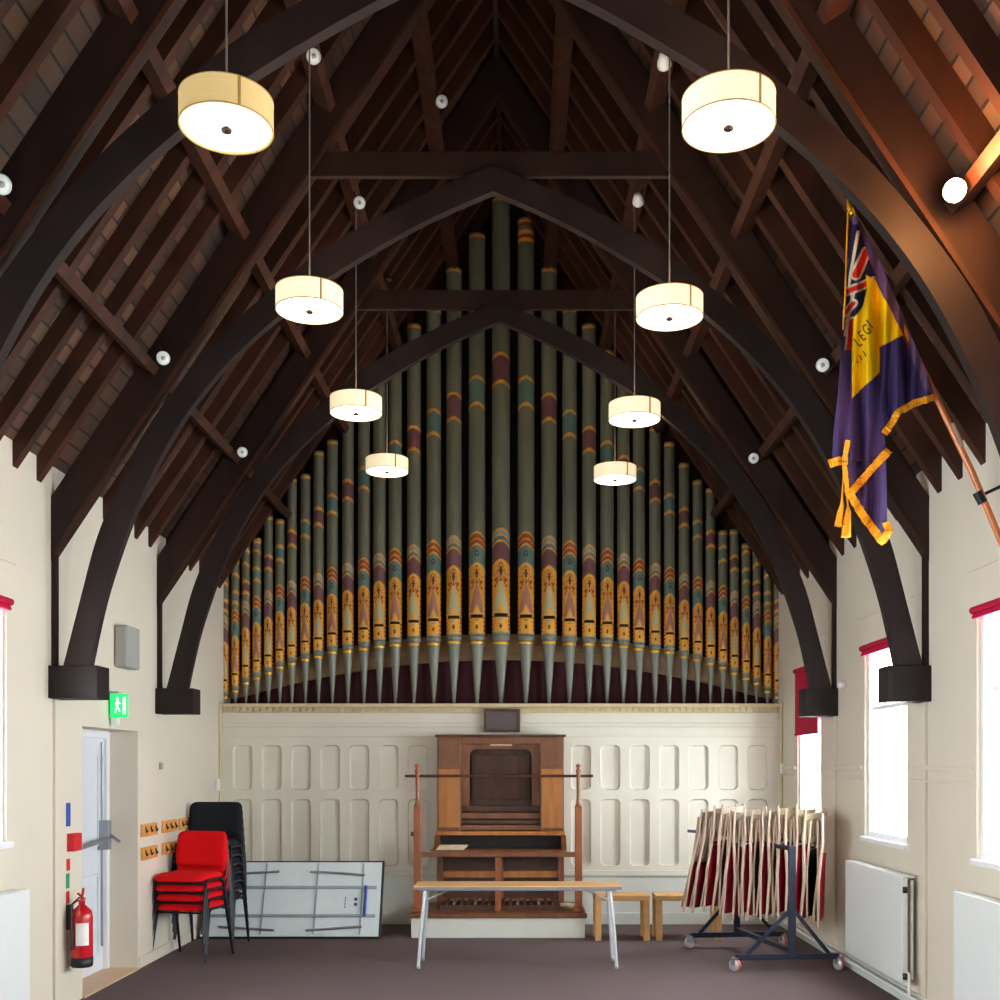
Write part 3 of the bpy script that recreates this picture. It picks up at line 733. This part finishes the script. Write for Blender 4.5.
for px in (409, ):
    MB().lathe([(0, -.02), (.02, -.02), (.02, .02), (0, .02)], (qx(413), -.0, qz(834)), 10).build('peg', M['console_d'], T)
# papers
T = thing('sheet_music', 'bundle of old cream papers lying on the console key shelf', 'papers', (sx_(451, 10.85), 10.82, sz_(848.5, 10.98)))
for k in range(4):
    MB().box(-.14 + .01 * k, .13 + .012 * k, -.06 + .008 * (k % 2), .05, .001 + .012 * k, .011 + .012 * k).build('sheet', M['paper'], T)
T = thing('loose_papers', 'crumpled cream papers on the platform by the right post of the stand', 'papers', (sx_(570, 10.7), 10.75, PT))
for k in range(4):
    o = MB().box(-.08, .08, -.05, .05, 0, .008).build('sheet', M['paper'], T); o.location = (.03 * math.sin(k * 2.1) - .02, .03 * math.cos(k), .004 + .014 * k); o.rotation_euler = (.0, .12 * math.sin(k), k * .7)
# framed notice leaning on the cornice
T = thing('framed_picture', 'small dark framed picture hung on the cornice above the organ console', 'picture frame', (sx_(502, 11.2), SCR - .10, sz_(732, 11.22)))
f = MB(); W2, H2 = .185, .235
f.box(-W2, W2, -.03, -.0, 0, .03).box(-W2, W2, -.03, 0, H2 - .03, H2).box(-W2, -W2 + .03, -.03, 0, .03, H2 - .03).box(W2 - .03, W2, -.03, 0, .03, H2 - .03)
f.build('frame', M['console_d'], T, bevel=.004)
MB().box(-W2 + .03, W2 - .03, -.012, -.004, .03, H2 - .03).build('picture', pm('dim_print', srgb(88, 78, 80), .3, var=.1), T)

# ------------------------------------------------------------------ low folding table (front)
Zt = 9.0
T = thing('folding_table', 'long low folding table with beech top and grey steel legs in front of the console', 'table', (sx_(517.5, 8.78), 9.0, 0))
hw = (622 - 413) / 2 * 8.78 / F; tt = sz_(886, 8.82)
MB().box(-hw, hw, -.19, .19, tt - .018, tt).build('tabletop', M['tabletop'], T, bevel=.004)
MB().box(-hw - .003, hw + .003, -.193, -.1905, tt - .03, tt - .006).box(-hw - .003, -hw, -.193, .193, tt - .03, tt - .006).box(hw, hw + .003, -.193, .193, tt - .03, tt - .006).box(-hw + .04, hw - .04, -.17, -.15, tt - .04, tt - .018).box(-hw + .04, hw - .04, .15, .17, tt - .04, tt - .018).build('steel_edge', M['steel'], T)
for s in (-1, 1):
    for q in (-1, 1):
        MB().tube([(s * (hw - .09), q * .16, tt - .04), (s * (hw - .06), q * .19, .3), (s * (hw - .04), q * .205, .012)], .014, 10).build('leg', M['chrome'], T)
    MB().tube([(s * (hw - .075), -.175, tt - .14), (s * (hw - .075), .175, tt - .14)], .009, 8).build('leg_brace', M['chrome'], T)
    MB().tube([(s * (hw - .30), 0, tt - .04), (s * (hw - .075), 0, tt - .14)], .007, 8).build('folding_stay', M['chrome'], T)
    for q in (-1, 1): MB().lathe([(0, 0), (.018, 0), (.018, .03), (0, .03)], (s * (hw - .04), q * .205, 0), 10).build('foot_cap', M['steel'], T)

# ------------------------------------------------------------------ two small benches
def bench(px0, px1, label):
    Z = 10.25; x0, x1 = sx_(px0, Z), sx_(px1, Z); zt_ = sz_(895.5, Z)
    T = thing('wooden_bench', label, 'bench', ((x0 + x1) / 2, Z + .15, 0), group='small wooden benches by the organ screen')
    h_ = (x1 - x0) / 2
    MB().box(-h_, h_, -.16, .16, zt_ - .05, zt_).build('seat', M['benchwood'], T, bevel=.006)
    for s in (-1, 1):
        for q in (-1, 1):
            xa, xb = sorted((s * h_, s * (h_ - .062)))
            MB().box(xa + .002, xb - .002, *sorted((q * .155, q * .10)), 0, zt_ - .05).build('leg', M['benchwood'], T, bevel=.006)
bench(595, 650, 'small honey wooden bench next to the console platform')
bench(656, 722, 'small honey wooden bench partly behind the chair trolley')

# ------------------------------------------------------------------ folded table leaning on the screen, underside out
T = thing('leaning_folding_table', 'folded trestle table on its side showing its pale blue underside, leaning on the screen', 'table', (sx_(290, 10.35), 10.42, 0))
T.rotation_euler = (-.42, 0, 0)
Lh = (380 - 199) / 2 * 10.4 / F; Ht = .765
T.location = (sx_(289.5, 10.35), 10.36, .012)
MB().box(-Lh, Lh, 0, .03, 0, Ht).build('tabletop', M['table_edge'], T, bevel=.006)
MB().box(-Lh + .012, Lh - .022, -.006, 0, .012, Ht - .018).build('underside_panel', M['underside'], T)
fr = MB()
for z_ in (.21, .49): fr.box(-Lh + .03, Lh - .06, -.03, -.006, z_ - .012, z_ + .012)
for x_ in (-Lh + .3, -.28, .22, Lh - .20): fr.box(x_ - .007, x_ + .007, -.014, -.006, .03, Ht - .03)
fr.build('support_frame', M['table_rib'], T)
for s in (-1, 1):
    for z_ in (.10, .61):
        sg = 1 if z_ > .3 else -1
        MB().tube([(s * (Lh - .18), -.03, z_ + .0), (s * (Lh - .45), -.035, z_ + .02 * sg), (s * .10 + s * .05, -.03, z_ + .035 * sg)], .012, 8).build('folded_leg', M['steel'], T)
MB().tube([(Lh - .16, -.035, .20), (Lh - .16, -.035, .50)], .014, 8).build('locking_bar', M['blue'], T)
lb = MB()
for z_ in (.31, .36): lb.box(Lh - .27, Lh - .24, -.0085, -.006, z_, z_ + .03)
for z_ in (.29, .32, .35, .38): lb.box(Lh - .36, Lh - .35, -.0085, -.006, z_, z_ + .018)
lb.build('printed_label', M['blue'], T)

# ------------------------------------------------------------------ stacking chairs
def panel_mesh(w, h, t, curve, nx=12, nz=8, r=.06):
    # upholstered pad in xz, thick in y, rounded corners, curved about z
    vs = []; fs = []
    def pos(i, j):
        u = -1 + 2 * i / nx; v = -1 + 2 * j / nz
        x = u * w / 2; z = v * h / 2
        # round the corners
        dx = max(0, abs(x) - (w / 2 - r)); dz = max(0, abs(z) - (h / 2 - r)); d = math.hypot(dx, dz)
        if dx > 0 and dz > 0:
            m = max(dx, dz); 
            if d > 0: k = m / d; x = math.copysign(w / 2 - r + dx * k, x); z = math.copysign(h / 2 - r + dz * k, z)
        return x, z, u, v
    for side in (0, 1):
        for j in range(nz + 1):
            for i in range(nx + 1):
                x, z, u, v = pos(i, j); edge = max(abs(u), abs(v)); th = t / 2 * (1 - .75 * max(0, edge - .8) / .2)
                y = curve * (x / (w / 2)) ** 2 * -1 + (th if side else -th)
                vs.append((x, y, z))
    N = (nx + 1) * (nz + 1)
    for j in range(nz):
        for i in range(nx):
            a = j * (nx + 1) + i; fs.append((a, a + 1, a + nx + 2, a + nx + 1)); fs.append((N + a, N + a + nx + 1, N + a + nx + 2, N + a + 1))
    ring = [i for i in range(nx + 1)] + [j * (nx + 1) + nx for j in range(1, nz + 1)] + [nz * (nx + 1) + i for i in range(nx - 1, -1, -1)] + [j * (nx + 1) for j in range(nz - 1, 0, -1)]
    for a, b in zip(ring, ring[1:] + ring[:1]): fs.append((a, N + a, N + b, b))
    return vs, fs
def make_chair(label, fab, group):
    T = thing('stacking_chair', label, 'chair', (0, 0, 0), group=group)
    vs, fs = panel_mesh(.485, .44, .066, .0, r=.09)
    vs = [(x, z, .455 + y - .03 * max(0, -z / .215 - .55) ** 1 * 1.2) for x, y, z in vs]
    MB().add(vs, fs, True).build('seat', M[fab], T)
    vs, fs = panel_mesh(.49, .31, .038, .035)
    MB().add([(x, y + .245 + (z * .16), .665 + z) for x, y, z in vs], fs, True).build('backrest', M[fab], T)
    MB().box(-.22, .22, -.19, .19, .418, .428).build('seat_pan', M['black_plastic'], T, bevel=.003)
    for s in (-1, 1):
        MB().tube([(s * .266, -.235, .0), (s * .256, -.18, .25), (s * .25, -.14, .41), (s * .236, -.09, .43)], .0125, 8).build('leg', M['black'], T)
        MB().tube([(s * .266, .25, .0), (s * .256, .19, .25), (s * .25, .15, .41), (s * .236, .08, .43)], .0125, 8).build('leg', M['black'], T)
        MB().tube([(s * .236, -.10, .43), (s * .24, .18, .43), (s * .243, .225, .50), (s * .228, .262, .74)], .0115, 8).build('back_frame', M['black'], T)
    MB().tube([(-.245, -.15, .40), (.245, -.15, .40)], .009, 8).build('cross_bar', M['black'], T)
    return T
posR = ['lowest red fabric stacking chair at the bottom of the red stack', 'red fabric stacking chair second from the bottom of the red stack', 'red fabric stacking chair just under the topmost of the red stack', 'topmost red fabric stacking chair, its whole seat and backrest showing']
red = make_chair(posR[0], 'red_fab', 'red chairs in the stack by the left wall')
RZ = -.22
def place(o, x, y, z, rz, k):
    o.rotation_euler = (0, 0, rz); off = -.018 * k
    o.location = (x + off * -math.sin(rz), y + off * math.cos(rz), z)
for k in range(4):
    o = red if k == 0 else copy_tree(red)
    o['label'] = posR[k]; place(o, -2.595, 9.36, k * .082, RZ, k); o.scale = (.95, 1, 1)
posB = ['lowest black fabric stacking chair in the tall black stack behind the red chairs', 'black stacking chair second from the bottom of the tall black stack', 'black stacking chair third from the bottom of the tall black stack', 'black stacking chair in the very middle of the tall black stack', 'black stacking chair third from the top of the tall black stack', 'black stacking chair second from the top of the tall black stack', 'topmost black fabric stacking chair of the tall stack in the left corner']
blk = make_chair(posB[0], 'black_fab', 'black chairs in the tall stack in the corner')
for k in range(7):
    o = blk if k == 0 else copy_tree(blk)
    o['label'] = posB[k]; place(o, -2.60, 9.98, k * .080, -.05, k)

# ------------------------------------------------------------------ chair trolley
FL, FR, RL, RR = Vector((sx_(735, 8.72), 8.72, 0)), Vector((sx_(845, 8.78), 8.78, 0)), Vector((sx_(690, 9.85), 9.85, 0)), Vector((sx_(783, 9.95), 9.95, 0))
FR.x = min(FR.x, 2.74)
fc = Vector((sx_(792, 8.75), 8.75, 0)); rc = (RL + RR) / 2
T = thing('chair_trolley', 'dark steel wheeled chair trolley with casters beside the radiator', 'trolley', (fc.x, fc.y, 0))
def loc(v, z=0): return (v.x - fc.x, v.y - fc.y, z)
for a, b in ((FL, FR), (RL, RR)):
    MB().beam(loc(a, .115), loc(b, .115), .04, .045).build('base_bar', M['navy_metal'], T, bevel=.003)
MB().beam(loc(fc, .16), loc(rc, .16), .04, .04).build('long_base_bar', M['navy_metal'], T, bevel=.003)
TZ = sz_(846, 8.75)
for c_, a, b in ((fc, FL, FR), (rc, RL, RR)):
    MB().box(loc(c_)[0] - .028, loc(c_)[0] + .028, loc(c_)[1] - .02, loc(c_)[1] + .02, .12, TZ).build('upright', M['navy_metal'], T, bevel=.004)
    for e in (a, b):
        m1 = c_.lerp(e, .80)
        MB().beam(loc(c_, .50), loc(m1, .13), .02, .03).build('diagonal_brace', M['navy_metal'], T, bevel=.002)
for e in (FL, FR, RL, RR):
    cst = MB().lathe([(0, -.018), (.048, -.018), (.05, 0), (.048, .018), (0, .018)], (0, 0, 0), 20)
    cst.v = [(z, x, y) for x, y, z in cst.v]
    a_ = random.uniform(-.7, .7)
    o = cst.build('caster_wheel', M['chrome'], T); o.location = Vector(loc(e, .052)); o.rotation_euler = (0, 0, a_ + .9)
    ty = MB().lathe([(.046, -.012), (.052, -.012), (.052, .012), (.046, .012)], (0, 0, 0), 20); ty.v = [(z, x, y) for x, y, z in ty.v]
    ty.build('tyre', pm('pink_rubber', srgb(196, 110, 96), .6, var=.1), o)
    MB().box(-.026, -.02, -.02, .02, -.0, .05).box(.02, .026, -.02, .02, .0, .05).box(-.026, .026, -.03, .03, .05, .06).build('caster_fork', M['steel'], o)
BA = Vector((sx_(688, 9.75), 9.75, 0)); BBt = Vector((2.66, 8.96, 0))
bz = 1.0
MB().beam(loc(BA, bz + .055), loc(BBt, bz), .026, .026).build('hanging_bar', M['rack_bar'], T, bevel=.003)
MB().beam(loc(fc, TZ - .02), loc(rc, TZ - .02), .035, .035).build('top_bar', M['navy_metal'], T, bevel=.003)
# folded wooden chairs hanging on it
def hung_chair(label, longback=False):
    # local: x across the chair, z = 0 at the hanging bar; the padded face is towards -y
    T = thing('folding_chair', label, 'folding chair', (0, 0, 0), group='folded wooden chairs hung on the trolley')
    W_ = .19; zs = -.16 if longback else .04
    for s in (-1, 1):
        MB().tube([(s * (W_ + .005), .0, .28), (s * (W_ - .0), -.012, .05), (s * W_, .008, -.28), (s * (W_ + .01), -.008, -.64)], [.008, .013, .014, .010], 8).build('side_rail', M['palewood'], T)
        MB().tube([(s * (W_ - .03), .034, .20), (s * (W_ - .028), .014, -.2), (s * (W_ - .02), .04, -.61)], .010, 8).build('leg', M['palewood'], T)
    sl = MB()
    for i in range(7):
        x_ = -W_ + .03 + i * (2 * W_ - .06) / 6
        sl.beam((x_, -.004, .23), (x_, -.004, zs), .026, .010, up=(0, 1, 0))
    sl.box(-W_, W_, -.010, .006, .20, .25).box(-W_, W_, -.010, .006, zs - .03, zs + .01)
    sl.build('slatted_back', M['olivewood'], T)
    zp = -.22 if longback else -.06
    MB().box(-W_ + .02, W_ - .02, -.016, .010, -.60, zp).build('seat_pad', M['velvet'], T, bevel=.012)
    MB().box(-W_ + .022, W_ - .022, .011, .022, -.59, zp + .02).build('seat_board', M['black_plastic'], T)
    return T
ordn = ['leftmost', 'second', 'third', 'fourth', 'fifth', 'sixth', 'seventh', 'eighth', 'ninth', 'tenth', 'eleventh', 'twelfth']
NCH = 15
dvec = (BBt - BA).normalized(); base = None
def hl(k):
    j = NCH - 1 - k
    if k == 0: return 'folded wooden chair at the left end of the trolley, its slatted face showing'
    if j == 0: return 'folded wooden chair with crimson seat at the right end of the trolley'
    if k == 7: return 'folded wooden chair hanging in the exact middle of the trolley row'
    if k < 7: return 'folded wooden chair with crimson seat, %s from the left end of the trolley' % ordn[k]
    return 'folded wooden chair with crimson seat, %s from the right end of the trolley' % ordn[j]
for k in range(NCH):
    if k == 0: lb_ = o = hung_chair(hl(0), True)
    elif k == 1: o = copy_tree(lb_)
    elif k == 2: base = o = hung_chair(hl(2))
    else: o = copy_tree(base)
    o['label'] = hl(k)
    t = .15 + k * (.85 / (NCH - 1)) + random.uniform(-.008, .008); p_ = BA.lerp(BBt, t)
    rz = math.atan2(dvec.y, dvec.x) + PI / 2 + (PI if k % 2 and k > 1 else 0)
    o.location = (p_.x, p_.y, bz + random.uniform(-.03, .03))
    rev = k % 2 and k > 1; tilt = (.21, .17, .13, .10, .08)[k] if k < 5 else .03 + random.uniform(-.03, .03)
    if rev: tilt = -tilt
    o.rotation_euler = (tilt, random.uniform(-.025, .025), rz + random.uniform(-.01, .08) + (.25 if k == NCH - 1 else 0))

# ------------------------------------------------------------------ pendant lamps
def drum(px, py_bot_center, Z, label, mats):
    x, _ = P(px, 0, Z); z = CH - (py_bot_center - VY) * Z / F
    T = thing('pendant_lamp', label, 'pendant lamp', (x, Z, z), group='drum pendant lamps')
    R, H = .193, .118
    MB().lathe([(R, .0), (R, H)], n=48).lathe([(R - .004, H), (R - .004, 0)], n=48).build('shade', mats[0], T, fix=False)
    rm = MB()
    for z_ in (0, H): rm.lathe([(R - .004, z_ - .002), (R + .0015, z_ - .002), (R + .0015, z_ + .003), (R - .004, z_ + .003)], n=48)
    rm.build('shade_rim', M['rim'], T)
    MB().box(R - .002, R + .0015, -.006, .006, 0, H).build('shade_seam', M['rim'], T).rotation_euler = (0, 0, -1.05)
    MB().lathe([(0, .006), (R - .006, .006), (R - .006, .012), (0, .012)], n=48).build('diffuser', mats[1], T)
    MB().lathe([(0, -.012), (.02, -.012), (.022, -.004), (.01, .006), (0, .006)], n=20).build('finial', M['bronze'], T)
    ld = bpy.data.lights.new('lamp_bulb', 'POINT'); ld.energy = 3.5 if mats is LM else 1.2; ld.color = (1, .66, .34); ld.shadow_soft_size = .04
    lo = bpy.data.objects.new('lamp_bulb', ld); C.objects.link(lo); lo.parent = T; lo.location = (0, 0.05, H * .6)
    zt_ = 6.10 - z + random.uniform(0, .05)
    MB().tube([(0, 0, .012), (0, 0, zt_)], .0045, 8).build('suspension_cord', M['cord'], T)
    MB().tube([(-R + .003, 0, H - .01), (R - .003, 0, H - .01)], .003, 6).build('shade_spider', M['cord'], T)
    MB().lathe([(0, 0), (.05, 0), (.04, .04), (0, .05)], (0, 0, zt_ - .05), 20).build('ceiling_rose', M['bronze'], T)
drum(226.5, 129, 4.60, 'tan dimly lit drum pendant lamp nearest the camera on the left', LM_dim)
drum(728.5, 127, 4.60, 'large bright drum pendant lamp nearest the camera on the right', LM)
drum(309.5, 311, 6.38, 'lit drum pendant lamp, second from the camera in the left row', LM)
drum(669.5, 318, 6.38, 'lit drum pendant lamp, second from the camera in the right row', LM)
drum(356, 413.5, 8.25, 'lit drum pendant lamp, third from the camera in the left row', LM)
drum(634.5, 420, 8.25, 'lit drum pendant lamp, third from the camera in the right row', LM)
drum(387, 472, 10.05, 'lit drum pendant lamp furthest from the camera in the left row, before the pipes', LM)
drum(615, 480, 10.05, 'lit drum pendant lamp furthest from the camera in the right row, before the pipes', LM)

# ------------------------------------------------------------------ roof spotlights
def spot(px, py, Z, label, on=False, aim=(0, -1, -.35), up=.12):
    x, z = P(px, py, Z)
    T = thing('spotlight', label, 'spotlight', (x, Z, z), group='small roof spotlights')
    q = Vector(aim).to_track_quat('Z', 'Y').to_matrix().to_4x4()
    def rot(mb): mb.v = [tuple(q @ Vector(v)) for v in mb.v]; return mb
    rot(MB().lathe([(0, -.07), (.028, -.065), (.036, -.03), (.048, .0), (.05, .03), (.046, .03)], n=20)).build('housing', M['spot_white'], T)
    rot(MB().lathe([(0, .034), (.03, .030), (.045, .022)], n=20)).build('lamp_face', M['bulb_on' if on else 'spot_glass'], T)
    if not on: rot(MB().lathe([(0, .038), (.016, .034), (.018, .030)], n=16)).build('bulb', M['grey_box'], T); T.scale = (.85, .85, .85)
    sx = -1 if x < 0 else 1
    MB().tube([(0, .03, 0), (sx * .02, .05, .05), (sx * .05, .05, up)], .008, 8).build('bracket_arm', M['black'], T)
    if on:
        ld = bpy.data.lights.new('spot_bulb', 'POINT'); ld.energy = 42; ld.color = (1, .46, .15); ld.shadow_soft_size = .045
        lo = bpy.data.objects.new('spot_bulb', ld); C.objects.link(lo); lo.parent = T; lo.location = (-.06, -.17, -.08)
    return T
spot(163, 358, 7.0, 'white roof spotlight on the left above the middle truss foot', aim=(.4, -1, -.4))
spot(242, 452, 9.1, 'small white roof spotlight on the left near the furthest truss', aim=(.4, -1, -.4))
spot(823, 365, 7.0, 'white roof spotlight on the right just left of the flag', aim=(-.4, -1, -.4))
spot(754, 458, 9.1, 'small white roof spotlight on the right near the furthest truss', aim=(-.4, -1, -.4))
spot(2, 185, 4.9, 'white roof spotlight cut by the left edge of the photo', aim=(.4, -1, -.4))
spot(955, 190, 4.86, 'glowing warm roof spotlight shining at the camera, top right', on=True, aim=(-.45, -1, -.6))
spot(313, 57, 6.5, 'white roof spotlight high on the left near the top edge of the photo', aim=(.4, -1, -.4))
spot(664, 62, 6.5, 'tiny white roof spotlight high on the right behind the nearest arch', aim=(.2, 1, -.2))
spot(359, 203, 7.9, 'white roof spotlight left of the long collar beam end', aim=(.4, -1, -.4))
spot(638, 200, 7.9, 'tiny white roof spotlight under the right end of the collar beam', aim=(.2, 1, -.2))
spot(441, 102, 7.9, 'white roof spotlight high in the dark roof left of the ridge', aim=(.4, -1, -.4))

# ------------------------------------------------------------------ flag
ZF = 5.9
T = thing('flag_on_pole', 'blue and gold fringed flag on a wooden pole leaning from the right wall', 'flag', (0, ZF, 0))
def fp(px, py, dy=0): x, z = P(px, py, ZF + dy); return (x, dy, z)
top, bot = (851, 212), (1012, 580)
def pl(t): return fp(top[0] + (bot[0] - top[0]) * t, top[1] + (bot[1] - top[1]) * t, .02)
# the pole runs behind the hoist then out to the wall
pp = [fp(854, 216, .04), fp(891, 302, .04), fp(936, 397, .03), fp(972, 472, .03), fp(1014, 572, .03)]
MB().tube(pp, [.010, .0145, .0165, .0175, .0185], 14).build('pole', M['pole'], T)
j0, j1 = Vector(fp(951, 424, .03)), Vector(fp(961, 447, .03))
MB().tube([j0, j1], .0185, 14).build('ferrule', M['palewood'], T)
MB().tube([fp(853, 214, .03), fp(850, 208, .03), fp(847, 198, .03)], [.012, .017, .002], 12).build('finial', M['gold'], T)
outline = [(854, 214), (861, 224), (880, 262), (905, 320), (935, 394), (915, 401), (898, 410), (890, 422), (884, 434), (885, 448), (886, 470), (887, 525), (882, 538), (849, 492), (846, 455), (832, 461), (834, 430), (838, 395), (841, 350), (843, 310), (848, 270), (851, 230)]
def span(y):
    xs = []
    n = len(outline)
    for i in range(n):
        (xa, ya), (xb, yb) = outline[i], outline[(i + 1) % n]
        if (ya <= y < yb) or (yb <= y < ya): xs.append(xa + (xb - xa) * (y - ya) / (yb - ya))
    return (min(xs), max(xs)) if len(xs) > 1 else None
def inpoly(x, y, poly):
    c = False; n = len(poly)
    for i in range(n):
        (xa, ya), (xb, yb) = poly[i], poly[(i + 1) % n]
        if (ya > y) != (yb > y) and x < (xb - xa) * (y - ya) / (yb - ya) + xa: c = not c
    return c
def segd(x, y, a, b):
    ax, ay = a; bx_, by_ = b; t = max(0, min(1, ((x - ax) * (bx_ - ax) + (y - ay) * (by_ - ay)) / ((bx_ - ax) ** 2 + (by_ - ay) ** 2)))
    return math.hypot(x - ax - t * (bx_ - ax), y - ay - t * (by_ - ay))
G1 = [(866, 275), (876, 281), (903, 335), (880, 347), (880, 372), (852, 398), (852, 350), (854, 318), (863, 306), (867, 290)]
U1 = [(851, 225), (858, 224), (868, 256), (876, 281), (867, 284), (867, 300), (856, 316), (852, 350), (840, 350), (843, 310), (848, 270)]
NAVY, FGOLD, FWHITE, FRED, FNAVY_LIT = srgb(66, 52, 100), srgb(255, 204, 6), srgb(205, 190, 160), srgb(205, 28, 22), srgb(106, 78, 118)
def fcol(x, y):
    if inpoly(x, y, G1): return FGOLD
    if inpoly(x, y, U1):
        for a, b, w_, col in (((866, 252), (856, 275), 3.3, FRED), ((846, 292), (874, 281), 2.6, FRED), ((845, 313), (854, 303), 2.0, FRED), ((849, 350), (853, 322), 3.2, FRED)):
            d_ = segd(x, y, a, b)
            if d_ < w_: return col
            if d_ < w_ + 2.0: return FWHITE
        if segd(x, y, (858, 232), (849, 285)) < 1.5 or segd(x, y, (853, 296), (845, 335)) < 1.8 or segd(x, y, (856, 288), (846, 322)) < 1.0: return FWHITE
        return srgb(28, 26, 66)
    # sleeve along the hoist: the navy's lit tone painted in
    if x > 858 + (y - 222) * .43 - 5 and y < 392: return FNAVY_LIT
    return NAVY
def fdepth(x, y):
    s = x - (y - 214) * .20 if x > 858 else x
    amp = .014 + .034 * min(1, (y - 214) / 120)
    return amp * (math.sin(x * .42 + y * .012) * .6 + math.sin(x * .23 - y * .02 + 1.1) * .7) - .01
rows = []; yy = 214.5
while yy < 537.5: rows.append(yy); yy += .8
NX = 150; vs = []; cols = []
for yy in rows:
    a, b = span(yy)
    for i in range(NX + 1):
        x_ = a + (b - a) * i / NX; vs.append(fp(x_, yy, fdepth(x_, yy))); cols.append(fcol(x_, yy))
fs = [(j * (NX + 1) + i, j * (NX + 1) + i + 1, (j + 1) * (NX + 1) + i + 1, (j + 1) * (NX + 1) + i) for j in range(len(rows) - 1) for i in range(NX)]
FLAG = MB().add(vs, fs, True).build('flag', M['flag'], T, fix=False)
at = FLAG.data.color_attributes.new('paint', 'FLOAT_COLOR', 'POINT'); fl = []
for c in cols: fl += list(c)
at.data.foreach_set('color', fl)
md = FLAG.modifiers.new('solid', 'SOLIDIFY'); md.thickness = .002
# fringe strips with real thickness
def strip(pts, w_, name, dy=-.010, parent=FLAG):
    P2 = []
    for i in range(len(pts) - 1):
        (xa, ya), (xb, yb) = pts[i], pts[i + 1]; n = max(2, int(math.hypot(xb - xa, yb - ya) / 2))
        for k in range(n): P2.append((xa + (xb - xa) * k / n, ya + (yb - ya) * k / n))
    P2.append(pts[-1]); vs = []
    for i, (x_, y_) in enumerate(P2):
        a = P2[max(0, i - 2)]; b = P2[min(len(P2) - 1, i + 2)]; dx, dy_ = b[0] - a[0], b[1] - a[1]; L = math.hypot(dx, dy_) or 1
        nx_, ny_ = -dy_ / L, dx / L; j = random.uniform(-.4, .4)
        for s in (-1, 1):
            q = (x_ + nx_ * s * (w_ / 2 + j), y_ + ny_ * s * (w_ / 2 + j)); d0 = min(fdepth(q[0], q[1]), fdepth(x_, y_)) + dy
            vs += [fp(q[0], q[1], d0 - .004), fp(q[0], q[1], d0 + .006)]
    fs = []
    for i in range(len(P2) - 1):
        a, b = 4 * i, 4 * i + 4
        fs += [(a, a + 2, b + 2, b), (a + 1, b + 1, b + 3, a + 3), (a, b, b + 1, a + 1), (a + 2, a + 3, b + 3, b + 2)]
    n = 4 * (len(P2) - 1); fs += [(0, 1, 3, 2), (n, n + 2, n + 3, n + 1)]
    return MB().add(vs, fs).build(name, M['fringe'], parent)
strip([(935, 397), (915, 403), (898, 412), (893, 421), (884, 434)], 7, 'fringe')
strip([(889, 450), (870, 471), (850, 494)], 8, 'fringe')
strip([(849, 492), (862, 514), (882, 541), (889, 531), (886, 522)], 8.5, 'fringe', -.012)
strip([(829, 464), (838, 461), (848, 461)], 8, 'fringe')
strip([(848, 440), (844, 462), (848, 496)], 5, 'fringe', -.008)
MB().tube([fp(848, 212, .0), fp(846.5, 250, -.01), fp(845, 300, -.02), fp(843, 330, -.03)], .0045, 8).build('gold_cord', M['fringe'], T)
MB().tube([fp(849, 212, -.0), fp(853, 208, -.01), fp(857, 220, -.02)], .0045, 8).build('gold_cord', M['fringe'], T)
for (x0_, y0_, x1_, y1_, r0) in ((842, 500, 838, 526, .020), (848, 506, 846, 537, .026)):
    MB().tube([fp(844, 470, -.02), fp(x0_, y0_, -.03), fp(x0_, y0_ + 6, -.03), fp((x0_ + x1_) / 2, (y0_ + y1_) / 2, -.03), fp(x1_, y1_, -.03)], [.004, .006, r0 * .6, r0 * .8, r0], 12).build('tassel', M['fringe'], T)
def text_mesh(s, name, mat, parent, size, loc3, rot, shear=0, extrude=.0008):
    cu = bpy.data.curves.new(name, 'FONT'); cu.body = s; cu.size = size; cu.extrude = extrude; cu.shear = shear; cu.align_x = 'LEFT'
    ob = bpy.data.objects.new(name, cu); C.objects.link(ob)
    dg = bpy.context.evaluated_depsgraph_get(); me = bpy.data.meshes.new_from_object(ob.evaluated_get(dg)); bpy.data.objects.remove(ob)
    me.materials.append(mat); o = bpy.data.objects.new(name, me); C.objects.link(o); o.parent = parent; o.location = loc3; o.rotation_euler = rot
    return o
for ch, (cxp, cyp) in zip('LEGI', ((859, 347.5), (863, 341.5), (867, 336), (872, 329))):
    o = text_mesh(ch, 'letter', M['ink'], FLAG, 15.5 * ZF / F, fp(cxp, cyp, min(fdepth(cxp + a_, cyp - b_) for a_ in (-6, -3, 0, 3) for b_ in (0, 5, 10)) - .004), (PI / 2, -.66, 0), extrude=.001)
    o.scale = (.62, 1.0, 1)
for (xa, ya) in ((858, 363), (862, 360), (866, 356)):   # small unreadable second line
    MB().beam(fp(xa - 3, ya - 5, fdepth(xa, ya) - .012), fp(xa, ya, fdepth(xa, ya) - .012), .005, .001, up=(0, 1, 0)).build('letter', M['ink'], FLAG)
# wall bracket holding the pole
bk = MB().tube([fp(1019, 478, .03), fp(980, 496, .03)], .009, 8).build('pole_bracket', M['black'], None, loc=(0, ZF, 0))
tag(bk, 'black metal bracket fixing the flag pole to the right wall', 'bracket')
MB().tube([fp(977, 492, .03), fp(983, 503, .03)], .026, 12).build('clamp', M['black'], bk)
